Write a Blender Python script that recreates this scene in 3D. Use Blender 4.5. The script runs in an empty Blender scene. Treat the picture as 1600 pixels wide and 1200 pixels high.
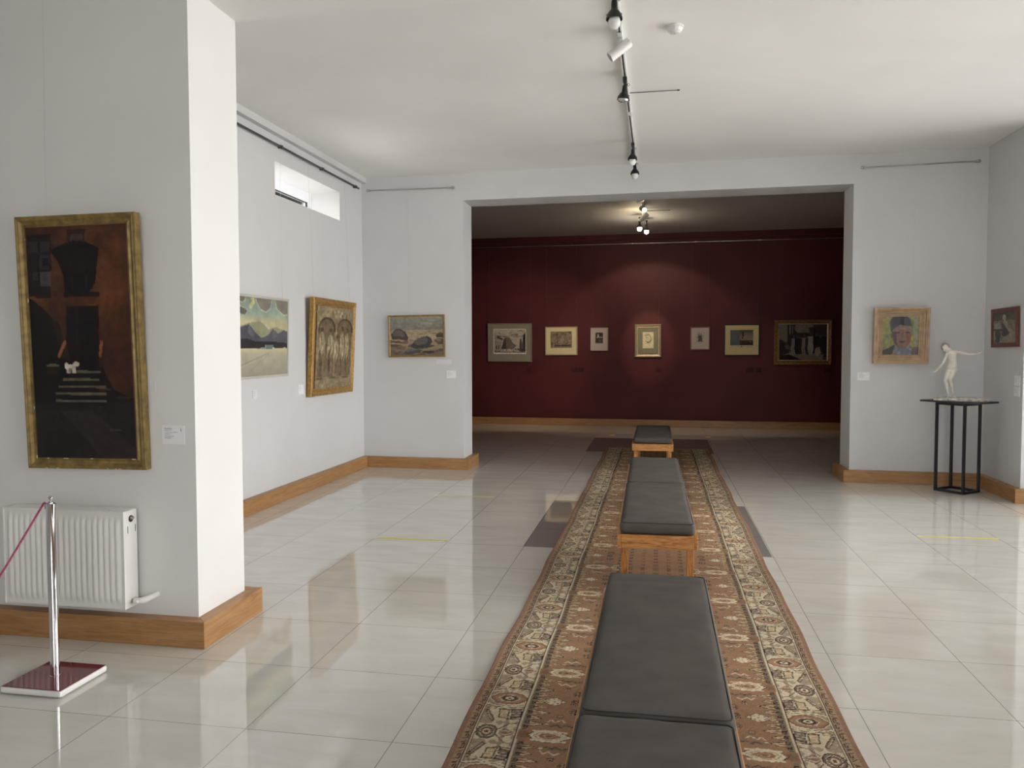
import bpy, bmesh, math, random
import numpy as np
from math import sin, cos, pi, radians, sqrt
from mathutils import Vector, Matrix, noise as mnoise

scn = bpy.context.scene
col = scn.collection
random.seed(4)

# ------------------------------------------------------------------ sizes of the place (metres)
XL, XR = -3.649, 3.442          # left wall, stub of the right wall
ZC, ZC2 = 3.613, 3.637          # ceilings
MP, MB_ = -0.0332, -0.0251      # the two cross walls stand slightly askew
YP0, YB0 = 9.4213, 15.3034
TH = 0.45                       # thickness of the partition
XOL, XOR, ZO = -2.3404, 2.105, 3.285
PX, PY1, PY2 = -2.271, 3.617, 4.07   # corner of the pier
BBH, BBD = 0.135, 0.071         # baseboard
def YP(x): return YP0 + MP * x
def YB(x): return YB0 + MB_ * x

# ------------------------------------------------------------------ materials
def lin(c):
    c = np.asarray(c, float) / 255.0
    return np.where(c <= 0.04045, c / 12.92, ((c + 0.055) / 1.055) ** 2.4)
def L4(c): return tuple(float(v) for v in lin(c)) + (1.0,)

class NT:
    """small helper around a node tree"""
    def __init__(s, name):
        s.m = bpy.data.materials.new(name); s.m.use_nodes = True
        s.t = s.m.node_tree; s.b = s.t.nodes['Principled BSDF']; s.out = s.t.nodes['Material Output']
    def n(s, kind, **kw):
        x = s.t.nodes.new(kind)
        for k, v in kw.items(): setattr(x, k, v)
        return x
    def l(s, a, b): s.t.links.new(a, b)
    def val(s, inp, v):
        if hasattr(v, 'type') and hasattr(v, 'is_output'): s.l(v, inp)
        else: inp.default_value = v
    def math(s, op, a, b=0.0, c=None):
        x = s.n('ShaderNodeMath', operation=op)
        s.val(x.inputs[0], a); s.val(x.inputs[1], b)
        if c is not None: s.val(x.inputs[2], c)
        return x.outputs[0]
    def noise(s, scale, detail=3, vec=None, rough=.5, dist=0.0):
        x = s.n('ShaderNodeTexNoise'); x.inputs['Scale'].default_value = scale
        x.inputs['Detail'].default_value = detail; x.inputs['Roughness'].default_value = rough
        x.inputs['Distortion'].default_value = dist
        if vec is not None: s.l(vec, x.inputs['Vector'])
        return x.outputs['Fac']
    def obj(s, scale=None):
        x = s.n('ShaderNodeTexCoord').outputs['Object']
        if scale:
            m = s.n('ShaderNodeMapping'); m.inputs['Scale'].default_value = scale; s.l(x, m.inputs['Vector']); x = m.outputs[0]
        return x
    def ramp(s, f, stops):
        x = s.n('ShaderNodeValToRGB'); e = x.color_ramp.elements
        e[0].position, e[0].color = stops[0][0], stops[0][1]
        e[1].position, e[1].color = stops[-1][0], stops[-1][1]
        for p, c in stops[1:-1]:
            q = e.new(p); q.color = c
        s.l(f, x.inputs[0]); return x.outputs[0]
    def mix(s, f, a, b):
        x = s.n('ShaderNodeMix', data_type='RGBA'); s.val(x.inputs[0], f); s.val(x.inputs[6], a); s.val(x.inputs[7], b)
        return x.outputs[2]
    def bump(s, h, strength=.2, dist=.01):
        x = s.n('ShaderNodeBump'); x.inputs['Strength'].default_value = strength; x.inputs['Distance'].default_value = dist
        s.l(h, x.inputs['Height']); s.l(x.outputs[0], s.b.inputs['Normal'])

def simple(name, c, rough=.5, metal=0.0, var=.06, nscale=6.0, bump=0.0, bscale=200, spec=.5):
    t = NT(name)
    a = tuple(max(0, x * (1 - var)) for x in c[:3]) + (1,); b = tuple(min(1, x * (1 + var)) for x in c[:3]) + (1,)
    o = t.obj()
    t.l(t.ramp(t.noise(nscale, 3, o), [(.35, a), (.65, b)]), t.b.inputs['Base Color'])
    t.b.inputs['Roughness'].default_value = rough; t.b.inputs['Metallic'].default_value = metal
    t.b.inputs['Specular IOR Level'].default_value = spec
    if bump: t.bump(t.noise(bscale, 3, o), bump, .002)
    return t.m

def wood(name, dark, mid, light, stretch, scale=1.0, rough=.45, ring=8):
    t = NT(name); o = t.obj(stretch)
    f1 = t.noise(2.2 * scale, 5, o, .6, 1.2); f2 = t.noise(ring * scale, 6, o, .65, .4)
    f = t.math('ADD', t.math('MULTIPLY', f1, .6), t.math('MULTIPLY', f2, .4))
    t.l(t.ramp(f, [(.36, dark), (.5, mid), (.66, light)]), t.b.inputs['Base Color'])
    t.b.inputs['Roughness'].default_value = rough
    t.bump(f, .08, .003); return t.m

def painted(name, rough=.6, bump=0.0, spec=.3):
    t = NT(name); a = t.n('ShaderNodeAttribute', attribute_name='Col')
    t.l(a.outputs['Color'], t.b.inputs['Base Color']); t.b.inputs['Roughness'].default_value = rough
    t.b.inputs['Specular IOR Level'].default_value = spec
    if bump: t.bump(t.noise(90, 4, t.obj()), bump, .004)
    return t.m

def glass(name, refl=.08, rough=0.0, tint=(1, 1, 1, 1)):
    t = NT(name); t.t.nodes.remove(t.b)
    tr = t.n('ShaderNodeBsdfTransparent'); tr.inputs[0].default_value = tint
    gl = t.n('ShaderNodeBsdfGlossy'); gl.inputs['Roughness'].default_value = rough
    fr = t.n('ShaderNodeFresnel'); fr.inputs['IOR'].default_value = 1.5
    mx = t.n('ShaderNodeMixShader'); t.l(fr.outputs[0], mx.inputs[0])
    t.l(tr.outputs[0], mx.inputs[1]); t.l(gl.outputs[0], mx.inputs[2]); t.l(mx.outputs[0], t.out.inputs[0])
    return t.m

def emit(name, c, strength):
    t = NT(name); t.t.nodes.remove(t.b)
    e = t.n('ShaderNodeEmission'); e.inputs[0].default_value = c; e.inputs[1].default_value = strength
    t.l(e.outputs[0], t.out.inputs[0]); return t.m

M = {}
M['wall'] = simple('grey_white_wall_paint', (.64, .645, .65), .7, var=.025, nscale=1.3, bump=.05, bscale=60, spec=.2)
M['pierwall'] = simple('warm_white_wall_paint', (.76, .755, .74), .7, var=.02, nscale=1.1, bump=.05, bscale=60, spec=.2)
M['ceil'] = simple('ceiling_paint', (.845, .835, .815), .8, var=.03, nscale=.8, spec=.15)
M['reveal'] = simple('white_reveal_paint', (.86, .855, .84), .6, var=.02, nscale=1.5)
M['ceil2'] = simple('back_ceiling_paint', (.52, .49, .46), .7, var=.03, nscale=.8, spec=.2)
M['red'] = simple('burgundy_wall_paint', (.098, .019, .020), .55, var=.12, nscale=1.2, bump=.04, bscale=80, spec=.25)
M['oak'] = wood('oak_baseboard_x', L4((144, 102, 60)), L4((164, 122, 78)), L4((180, 140, 96)), (1.2, 14, 14), rough=.4)
M['oaky'] = wood('oak_baseboard_y', L4((144, 102, 60)), L4((164, 122, 78)), L4((180, 140, 96)), (14, 1.2, 14), rough=.4)
M['pine'] = wood('varnished_pine_x', L4((124, 74, 36)), L4((190, 132, 74)), L4((210, 158, 100)), (3, 26, 26), rough=.35)
M['piney'] = wood('varnished_pine_y', L4((124, 74, 36)), L4((190, 132, 74)), L4((210, 158, 100)), (26, 3, 26), rough=.35)
M['pinez'] = wood('varnished_pine_z', L4((124, 74, 36)), L4((190, 132, 74)), L4((210, 158, 100)), (26, 26, 3), rough=.35)
M['cushion'] = simple('charcoal_faux_suede', lin((82, 77, 73)), .75, var=.10, nscale=9, bump=.25, bscale=350, spec=.35)
M['piping'] = simple('dark_seam_piping', lin((40, 38, 40)), .7)
M['gold'] = simple('aged_gilt_wood', lin((140, 118, 70)), .42, .3, var=.28, nscale=24, bump=.2, bscale=60)
M['gold2'] = simple('bright_gilt_wood', lin((160, 124, 64)), .38, .35, var=.25, nscale=30, bump=.2, bscale=60)
M['goldthin'] = simple('thin_gold_moulding', lin((146, 122, 80)), .45, .3, var=.18, nscale=24)
M['chip'] = simple('bare_gesso_chip', lin((225, 212, 180)), .8)
M['palefr'] = simple('pale_grey_wood', lin((188, 184, 176)), .6, var=.05)
M['tanfr'] = simple('limed_tan_wood', lin((186, 158, 128)), .5, var=.14, nscale=14, bump=.15)
M['redwood'] = wood('reddish_wood_frame', L4((70, 30, 22)), L4((98, 46, 34)), L4((120, 60, 44)), (10, 10, 10))
M['silver'] = simple('brushed_silver_moulding', lin((176, 164, 150)), .35, .7, var=.1, nscale=30)
M['champ'] = simple('champagne_moulding', lin((196, 176, 146)), .35, .55, var=.1, nscale=30)
M['brownfr'] = simple('brown_moulding', lin((120, 84, 66)), .5, var=.12)
M['blackfr'] = simple('black_moulding', lin((18, 16, 16)), .5)
M['ornate'] = simple('ornate_gilt_brown', lin((140, 102, 58)), .45, .3, var=.4, nscale=40, bump=.6, bscale=90)
M['matgrey'] = simple('grey_green_mount', lin((150, 142, 124)), .85, var=.03)
M['matcream'] = simple('cream_mount', lin((222, 206, 160)), .85, var=.03)
M['matpink'] = simple('pale_pink_mount', lin((196, 176, 168)), .85, var=.03)
M['matgreen'] = simple('sage_mount', lin((140, 132, 106)), .85, var=.03)
M['matyel'] = simple('yellowed_mount', lin((206, 188, 140)), .85, var=.03)
M['paint'] = painted('oil_paint', .45, .35, .35)
M['paintmatt'] = painted('matt_paint', .75, .15, .2)
M['relief'] = painted('bronzed_plaster', .5, .9, .4)
M['ink'] = painted('printed_paper', .85)
M['rug'] = painted('woven_wool', .95, .3, .1)
M['white_enamel'] = simple('white_enamel', (.80, .79, .76), .3, var=.015)
M['white_plastic'] = simple('white_plastic', (.80, .80, .79), .35, var=.015)
M['pvc'] = simple('white_window_pvc', (.82, .84, .88), .35, var=.015)
M['gasket'] = simple('black_gasket', (.03, .035, .03), .6)
M['dark'] = simple('dark_gap', (.02, .02, .02), .7)
M['brass'] = simple('nickel_valve', lin((170, 165, 150)), .3, .8)
M['chrome'] = simple('polished_chrome', (.72, .72, .74), .07, 1.0, var=.02)
M['steel'] = simple('satin_steel', (.5, .5, .5), .25, 1.0, var=.05)
M['darksteel'] = simple('dark_steel_rail', (.12, .12, .125), .35, .8, var=.05)
M['maroon'] = simple('polished_maroon', lin((104, 32, 42)), .06, var=.05, spec=.8)
M['cord'] = simple('magenta_cord', lin((176, 88, 116)), .7, var=.3, nscale=160, bump=.6, bscale=300)
M['black'] = simple('black_powder_coat', lin((26, 26, 30)), .42, var=.08)
M['blacktop'] = simple('black_satin_board', lin((52, 50, 60)), .4, var=.12)
M['blackpl'] = simple('black_plastic', lin((30, 29, 30)), .4)
M['plaster'] = simple('aged_white_plaster', lin((226, 222, 210)), .55, var=.10, nscale=22, bump=.3, bscale=70)
M['plasterdk'] = simple('grey_stained_plaster', lin((150, 146, 140)), .55, var=.45, nscale=14, bump=.5, bscale=40)
M['plasterbase'] = simple('mottled_white_stone', lin((206, 202, 194)), .5, var=.40, nscale=26, bump=.6, bscale=40)
M['bulb'] = simple('frosted_bulb', (.85, .85, .84), .15, var=.01, spec=.6)
M['reflector'] = simple('silvered_reflector_bulb', (.7, .7, .7), .12, .7, var=.1, nscale=60)
M['card'] = simple('white_card', lin((236, 235, 238)), .5, var=.01)
M['cardfaint'] = simple('off_white_card', lin((222, 222, 225)), .5, var=.01)
M['cardred'] = simple('dark_red_card', lin((78, 26, 32)), .5, var=.03)
M['tape'] = simple('yellow_floor_tape', lin((206, 200, 76)), .5, var=.06)
M['wiredark'] = simple('dim_nylon_wire', (.20, .12, .12), .6, var=.02)
M['wire'] = simple('nylon_wire', (.55, .55, .54), .4, var=.02)
M['glass'] = glass('clear_glass')
M['glow'] = emit('lit_lamp', (1, .93, .78, 1), 26)
M['glowo'] = emit('lit_warm_lamp', (1, .62, .28, 1), 30)
M['leaf'] = simple('tree_leaves', (.22, .36, .10), .5, var=.4, nscale=3)
M['bark'] = simple('tree_bark', (.16, .11, .08), .9, var=.3)
M['ground'] = simple('outdoor_paving', (.74, .73, .71), .9, var=.1, nscale=1)

# polished porcelain floor: 60 cm tiles, two darker inlays, hairline joints
def floor_mat():
    t = NT('polished_porcelain_tiles'); o = t.obj()
    sp = t.n('ShaderNodeSeparateXYZ'); t.l(o, sp.inputs[0]); x, y = sp.outputs[0], sp.outputs[1]
    gx = t.math('DIVIDE', t.math('ADD', x, .979), .6); gy = t.math('DIVIDE', t.math('SUBTRACT', y, 2.82), .606)
    def edge(g, per, w):
        fr = t.math('FRACT', g); d = t.math('MINIMUM', fr, t.math('SUBTRACT', 1.0, fr))
        return t.math('LESS_THAN', t.math('MULTIPLY', d, per), w)
    line = t.math('MAXIMUM', edge(gx, .6, .0013), edge(gy, .606, .0013))
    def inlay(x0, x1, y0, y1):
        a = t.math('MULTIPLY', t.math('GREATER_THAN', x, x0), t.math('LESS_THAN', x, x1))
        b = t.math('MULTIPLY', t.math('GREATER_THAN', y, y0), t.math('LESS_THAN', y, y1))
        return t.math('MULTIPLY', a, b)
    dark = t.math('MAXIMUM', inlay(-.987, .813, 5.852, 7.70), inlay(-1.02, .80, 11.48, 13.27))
    ix = t.math('FLOOR', gx); iy = t.math('FLOOR', gy)
    cb = t.n('ShaderNodeCombineXYZ'); t.l(ix, cb.inputs[0]); t.l(iy, cb.inputs[1])
    wn = t.n('ShaderNodeTexWhiteNoise'); wn.noise_dimensions = '3D'; t.l(cb.outputs[0], wn.inputs['Vector'])
    off = t.n('ShaderNodeVectorMath', operation='MULTIPLY_ADD'); t.l(wn.outputs['Color'], off.inputs[0])
    off.inputs[1].default_value = (9, 9, 9); t.l(o, off.inputs[2])
    mp = t.n('ShaderNodeMapping'); mp.inputs['Scale'].default_value = (.8, 2.2, 1); t.l(off.outputs[0], mp.inputs[0])
    cloud = t.noise(3.0, 6, mp.outputs[0], .6, .6)
    base = t.ramp(cloud, [(.3, L4((203, 199, 190))), (.5, L4((209, 206, 198))), (.7, L4((215, 212, 205)))])
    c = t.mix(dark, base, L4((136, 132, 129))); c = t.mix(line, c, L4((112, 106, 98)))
    t.l(c, t.b.inputs['Base Color'])
    t.b.inputs['IOR'].default_value = 1.7; t.b.inputs['Specular IOR Level'].default_value = .75
    rg = t.ramp(t.noise(2.5, 3, o), [(.3, (.02, .02, .02, 1)), (.7, (.045, .045, .045, 1))])
    t.l(rg, t.b.inputs['Roughness'])
    t.bump(t.noise(1.3, 1, o), .03, .02)
    return t.m
M['floor'] = floor_mat()

# ------------------------------------------------------------------ mesh builder
class MB:
    def __init__(s): s.v = []; s.f = []; s.mi = []
    def add(s, vs, fs, mi=0):
        b = len(s.v); s.v += [tuple(v) for v in vs]
        s.f += [tuple(i + b for i in f) for f in fs]; s.mi += [mi] * len(fs); return s
    def box(s, x0, x1, y0, y1, z0, z1, mi=0):
        vs = [(x, y, z) for z in (z0, z1) for y in (y0, y1) for x in (x0, x1)]
        return s.add(vs, [(0, 2, 3, 1), (4, 5, 7, 6), (0, 1, 5, 4), (2, 6, 7, 3), (0, 4, 6, 2), (1, 3, 7, 5)], mi)
    def prism(s, pts, z0, z1, mi=0):
        a = sum(pts[i][0] * pts[(i + 1) % len(pts)][1] - pts[(i + 1) % len(pts)][0] * pts[i][1] for i in range(len(pts)))
        if a < 0: pts = pts[::-1]
        n = len(pts); vs = [(p[0], p[1], z0) for p in pts] + [(p[0], p[1], z1) for p in pts]
        fs = [tuple(range(n))[::-1], tuple(range(n, 2 * n))] + [(i, (i + 1) % n, n + (i + 1) % n, n + i) for i in range(n)]
        return s.add(vs, fs, mi)
    def tube(s, pts, r, seg=12, mi=0, caps=True):
        pts = [Vector(p) for p in pts]; rs = r if hasattr(r, '__len__') else [r] * len(pts)
        vs = []; fs = []; ref = None
        for i, p in enumerate(pts):
            d = (pts[min(i + 1, len(pts) - 1)] - pts[max(i - 1, 0)]).normalized()
            if ref is None:
                ref = Vector((0, 0, 1)) if abs(d.z) < .9 else Vector((1, 0, 0))
            a = d.cross(ref).normalized(); b = a.cross(d).normalized(); ref = b
            for k in range(seg):
                t = 2 * pi * k / seg; vs.append(p + (a * cos(t) + b * sin(t)) * rs[i])
        for i in range(len(pts) - 1):
            for k in range(seg):
                k2 = (k + 1) % seg; fs.append((i * seg + k, i * seg + k2, (i + 1) * seg + k2, (i + 1) * seg + k))
        if caps: fs += [tuple(range(seg))[::-1], tuple(range((len(pts) - 1) * seg, len(pts) * seg))]
        return s.add(vs, fs, mi)
    def lathe(s, prof, c=(0, 0, 0), axis=(0, 0, 1), seg=24, mi=0):
        """prof: (radius, height) along axis from c"""
        ax = Vector(axis).normalized(); ref = Vector((1, 0, 0)) if abs(ax.x) < .9 else Vector((0, 1, 0))
        a = ax.cross(ref).normalized(); b = ax.cross(a); c = Vector(c); vs = []; fs = []
        for r, h in prof:
            for k in range(seg):
                t = 2 * pi * k / seg; vs.append(c + ax * h + (a * cos(t) + b * sin(t)) * max(r, 1e-5))
        for i in range(len(prof) - 1):
            for k in range(seg):
                k2 = (k + 1) % seg; fs.append((i * seg + k, i * seg + k2, (i + 1) * seg + k2, (i + 1) * seg + k))
        return s.add(vs, fs, mi)
    def ball(s, c, r, seg=16, mi=0, rot=None):
        r = r if hasattr(r, '__len__') else (r, r, r); vs = []; fs = []; n = seg // 2
        for i in range(n + 1):
            th = pi * i / n
            for k in range(seg):
                ph = 2 * pi * k / seg
                p = Vector((r[0] * sin(th) * cos(ph), r[1] * sin(th) * sin(ph), r[2] * cos(th)))
                if rot: p = rot @ p
                vs.append(Vector(c) + p)
        for i in range(n):
            for k in range(seg):
                k2 = (k + 1) % seg; fs.append((i * seg + k, (i + 1) * seg + k, (i + 1) * seg + k2, i * seg + k2))
        return s.add(vs, fs, mi)
    def build(s, name, mats, parent=None, smooth=False, bevel=0.0, merge=False):
        me = bpy.data.meshes.new(name); me.from_pydata(s.v, [], s.f)
        if not isinstance(mats, (list, tuple)): mats = [mats]
        for m in mats: me.materials.append(m)
        me.polygons.foreach_set('material_index', s.mi)
        if merge or smooth or bevel:
            bm = bmesh.new(); bm.from_mesh(me); bmesh.ops.remove_doubles(bm, verts=bm.verts, dist=1e-5)
            bmesh.ops.dissolve_degenerate(bm, edges=bm.edges, dist=1e-6)
            if merge or smooth: bmesh.ops.recalc_face_normals(bm, faces=bm.faces)
            bm.to_mesh(me); bm.free()
        if smooth:
            me.polygons.foreach_set('use_smooth', [True] * len(me.polygons))
            try: me.set_sharp_from_angle(angle=radians(40))
            except Exception: pass
        me.update()
        o = bpy.data.objects.new(name, me); col.objects.link(o)
        if parent: o.parent = parent
        if bevel:
            b = o.modifiers.new('soft_edge', 'BEVEL'); b.width = bevel; b.segments = 2; b.limit_method = 'ANGLE'
        return o

def tag(o, label=None, cat=None, group=None, kind=None):
    if label: o['label'] = label
    if cat: o['category'] = cat
    if group: o['group'] = group
    if kind: o['kind'] = kind
    return o
def empty(name, loc=(0, 0, 0), rz=0.0, mat=None):
    o = bpy.data.objects.new(name, None); col.objects.link(o); o.empty_display_size = .1
    if mat is not None: o.matrix_world = mat
    else: o.location = loc; o.rotation_euler = (0, 0, rz)
    return o
def struct(name, mb, mats, parent=None, **kw):
    o = mb.build(name, mats, parent, **kw)
    if parent is None: o['kind'] = 'structure'
    return o

# ------------------------------------------------------------------ a small brush for pictures (colours 0-255, u right, v down)
class Art:
    def __init__(s, w, h, bg, seed=1):
        s.w, s.h = w, h; s.a = np.zeros((h, w, 3)); s.a[:] = bg; s.rng = np.random.RandomState(seed)
        s.U, s.V = np.meshgrid((np.arange(w) + .5) / w, (np.arange(h) + .5) / h)
    def put(s, m, c, a=1.0):
        m = (m * a)[..., None]; s.a = s.a * (1 - m) + np.asarray(c, float) * m; return s
    def rect(s, x0, y0, x1, y1, c, a=1.0): return s.put(((s.U >= x0) & (s.U <= x1) & (s.V >= y0) & (s.V <= y1)).astype(float), c, a)
    def ell(s, cx, cy, rx, ry, c, a=1.0, soft=0.0):
        d = np.sqrt(((s.U - cx) / rx) ** 2 + ((s.V - cy) / ry) ** 2)
        return s.put((d < 1).astype(float) if soft == 0 else np.clip((1 - d) / soft, 0, 1), c, a)
    def pmask(s, pts):
        ins = np.zeros(s.U.shape, bool); n = len(pts)
        for i in range(n):
            x1, y1 = pts[i]; x2, y2 = pts[(i + 1) % n]
            if y1 == y2: continue
            ins ^= ((y1 > s.V) != (y2 > s.V)) & (s.U < (x2 - x1) * (s.V - y1) / (y2 - y1) + x1)
        return ins.astype(float)
    def poly(s, pts, c, a=1.0): return s.put(s.pmask(pts), c, a)
    def line(s, pts, wd, c, a=1.0, asp=1.0):
        for (x0, y0), (x1, y1) in zip(pts[:-1], pts[1:]):
            dx, dy = x1 - x0, (y1 - y0) * asp; L = dx * dx + dy * dy + 1e-12
            t = np.clip(((s.U - x0) * dx + (s.V - y0) * asp * dy) / L, 0, 1)
            d = np.hypot(s.U - x0 - t * dx, (s.V - y0) * asp - t * dy)
            s.put((d < wd / 2).astype(float), c, a)
        return s
    def fbm(s, sx, sy, octv=4, seed=0):
        r = np.random.RandomState(seed); out = np.zeros(s.U.shape); amp = 1.0; tot = 0
        for o in range(octv):
            nx, ny = int(sx) + 2, int(sy) + 2; g = r.rand(ny, nx)
            x = s.U * (nx - 1.001); y = s.V * (ny - 1.001); xi = x.astype(int); yi = y.astype(int); fx = x - xi; fy = y - yi
            fx = fx * fx * (3 - 2 * fx); fy = fy * fy * (3 - 2 * fy)
            out += amp * ((g[yi, xi] * (1 - fx) + g[yi, xi + 1] * fx) * (1 - fy) + (g[yi + 1, xi] * (1 - fx) + g[yi + 1, xi + 1] * fx) * fy)
            tot += amp; amp *= .55; sx *= 2; sy *= 2
        return out / tot - .5
    def mottle(s, amt, sx, sy, seed=0, octv=4):
        s.a = s.a * (1 + amt * s.fbm(sx, sy, octv, seed)[..., None] * 2); return s
    def vgrad(s, y0, y1, stops, x0=0, x1=1, a=1.0):
        m = ((s.V >= y0) & (s.V <= y1) & (s.U >= x0) & (s.U <= x1)); t = (s.V - y0) / (y1 - y0)
        c = np.stack([np.interp(t, [q[0] for q in stops], [q[1][k] for q in stops]) for k in range(3)], -1)
        mm = (m * a)[..., None]; s.a = s.a * (1 - mm) + c * mm; return s

def art_mesh(name, art, W, H, mat, parent, x0=0.0, z0=0.0, y=0.0, relief=None):
    """grid in the local XZ plane facing -Y, painted from the art"""
    h, w = art.h, art.w
    X = x0 - W / 2 + W * np.arange(w) / (w - 1); Z = z0 + H - H * np.arange(h) / (h - 1)
    co = np.zeros((h, w, 3)); co[..., 0] = X[None, :]; co[..., 2] = Z[:, None]; co[..., 1] = y
    if relief is not None: co[..., 1] -= relief
    idx = np.arange(h * w).reshape(h, w)
    q = np.stack([idx[:-1, :-1], idx[1:, :-1], idx[1:, 1:], idx[:-1, 1:]], -1).reshape(-1, 4)
    return grid_mesh(name, co.reshape(-1, 3), q, art.a.reshape(-1, 3), mat, parent, smooth=relief is not None)

def grid_mesh(name, co, quads, rgb, mat, parent=None, smooth=False):
    me = bpy.data.meshes.new(name); nf = len(quads)
    me.vertices.add(len(co)); me.vertices.foreach_set('co', co.astype(np.float32).ravel())
    me.loops.add(nf * 4); me.loops.foreach_set('vertex_index', quads.astype(np.int32).ravel())
    me.polygons.add(nf); me.polygons.foreach_set('loop_start', np.arange(0, nf * 4, 4, dtype=np.int32))
    me.update(calc_edges=True)
    if smooth: me.polygons.foreach_set('use_smooth', np.ones(nf, bool))
    ca = me.color_attributes.new('Col', 'FLOAT_COLOR', 'POINT')
    g_ = rgb.mean(1, keepdims=True); rgb = g_ + (rgb - g_) * .80
    c4 = np.ones((len(co), 4), np.float32); c4[:, :3] = lin(np.clip(rgb, 0, 255)); ca.data.foreach_set('color', c4.ravel())
    me.materials.append(mat)
    o = bpy.data.objects.new(name, me); col.objects.link(o)
    if parent: o.parent = parent
    return o

# ================================================================== SETTING
RX = 3.85                      # window wall on the right
def slabs(z0, z1, a, b):
    m = MB(); xl = XL - .42
    if a: m.prism([(-6.2, -4.2), (RX + .3, -4.2), (RX + .3, 4.07), (-6.2, 4.07)], z0, z1); m.prism([(xl, 4.07), (RX + .3, 4.07), (RX + .3, 8.37), (5.0, 8.37), (5.0, YP(5.0)), (xl, YP(xl))], z0, z1)
    if b: m.prism([(-4.4, YP(-4.4)), (5.0, YP(5.0)), (5.0, 16.2), (-4.4, 16.2)], z0, z1)
    return m
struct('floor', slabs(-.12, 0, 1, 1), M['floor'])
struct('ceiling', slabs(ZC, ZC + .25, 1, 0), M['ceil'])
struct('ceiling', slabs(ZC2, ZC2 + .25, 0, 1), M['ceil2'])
# pier / front-left wall, with the radiator on it
struct('wall_front_left', MB().box(-6.0, PX, PY1, PY2, 0, ZC), M['pierwall'])
struct('trim_1', MB().box(PX, RX, PY1, PY2, 3.267, ZC), M['ceil'])        # downstand beam across the room
# left wall with the high window opening
wy0, wy1, wz0, wz1 = 7.236, 8.835, 2.975, 3.302
lw = MB(); t_ = XL - .42
yq = YP(XL)
lw.box(t_, XL, PY2, wy0, 0, ZC); lw.box(t_, XL, wy1, yq + .3, 0, ZC)
CZ = 2.05; lw.box(t_, XL, wy0, wy1, 0, CZ); lw.box(XL - .05, XL, wy0, wy1, CZ, wz0); lw.box(t_, XL, wy0, wy1, wz1, ZC)
struct('wall_left', lw, M['wall'])
rv = MB(); e = .004
rv.box(t_, XL - .051, wy0, wy0 + e, CZ, wz1); rv.box(t_, XL - .051, wy1 - e, wy1, CZ, wz1); rv.box(XL - .051, XL - .001, wy0, wy0 + e, wz0, wz1); rv.box(XL - .051, XL - .001, wy1 - e, wy1, wz0, wz1)
rv.box(XL - .05, XL - .001, wy0, wy1, wz0, wz0 + e); rv.box(t_, XL - .001, wy0, wy1, wz1 - e, wz1)
struct('trim_2', rv, M['reveal'])
struct('trim_3', MB().box(XL, XL + .06, PY2, YP(XL), 3.545, ZC), M['wall'])   # boxed cornice on the left wall
# partition with the wide opening
def seg(x0, x1, z0, z1, mb): mb.prism([(x0, YP(x0)), (x1, YP(x1)), (x1, YP(x1) + TH), (x0, YP(x0) + TH)], z0, z1)
pw = MB(); seg(-4.4, XOL, 0, ZC2, pw); seg(XOR, 5.0, 0, ZC2, pw); seg(XOL, XOR, ZO, ZC2, pw)
struct('wall_partition', pw, M['wall'])
# red room
struct('wall_back', MB().prism([(-4.2, YB(-4.2)), (4.8, YB(4.8)), (4.8, 16.1), (-4.2, 16.1)], 0, ZC2), M['red'])
struct('wall_back_left', MB().prism([(-4.4, 9.6), (-4.2, 9.6), (-4.2, 16.1), (-4.4, 16.1)], 0, ZC2), M['red'])
struct('wall_back_right', MB().prism([(4.75, 9.5), (4.95, 9.5), (4.95, 16.1), (4.75, 16.1)], 0, ZC2), M['red'])
struct('trim_4', MB().prism([(-4.2, YB(-4.2) - .05), (4.75, YB(4.75) - .05), (4.75, YB(4.75)), (-4.2, YB(-4.2))], 3.535, ZC2), M['red'])
# right side: stub wall, then the window wall
struct('wall_right', MB().prism([(XR, 8.37), (5.0, 8.37), (5.0, YP(5.0)), (XR, YP(XR))], 0, ZC), M['wall'])
rw = MB(); openings = [(4.10, 8.30), (2.75, 3.55), (.10, 1.10)]; WZ0, WZ1 = .06, 3.42
ys = [-4.0, .10, 1.10, 2.75, 3.55, 4.10, 8.30, 8.37]
for a, b in zip(ys[:-1], ys[1:]):
    if (a, b) in openings: rw.box(RX, RX + .16, a, b, 0, WZ0); rw.box(RX, RX + .16, a, b, WZ1, ZC)
    else: rw.box(RX, RX + .16, a, b, 0, ZC)
struct('wall_right_windows', rw, M['reveal'])
BW0, BW1, BZ0, BZ1 = -.6, 3.2, 1.0, 2.9           # wide window behind the camera
wb = MB(); wb.box(-6.2, BW0, -4.2, -4.0, 0, ZC); wb.box(BW1, RX + .3, -4.2, -4.0, 0, ZC); wb.box(BW0, BW1, -4.2, -4.0, 0, BZ0); wb.box(BW0, BW1, -4.2, -4.0, BZ1, ZC)
struct('wall_behind', wb, M['wall'])
struct('wall_far_left', MB().box(-6.2, -6.0, -4.0, PY2, 0, ZC), M['wall'])

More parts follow.
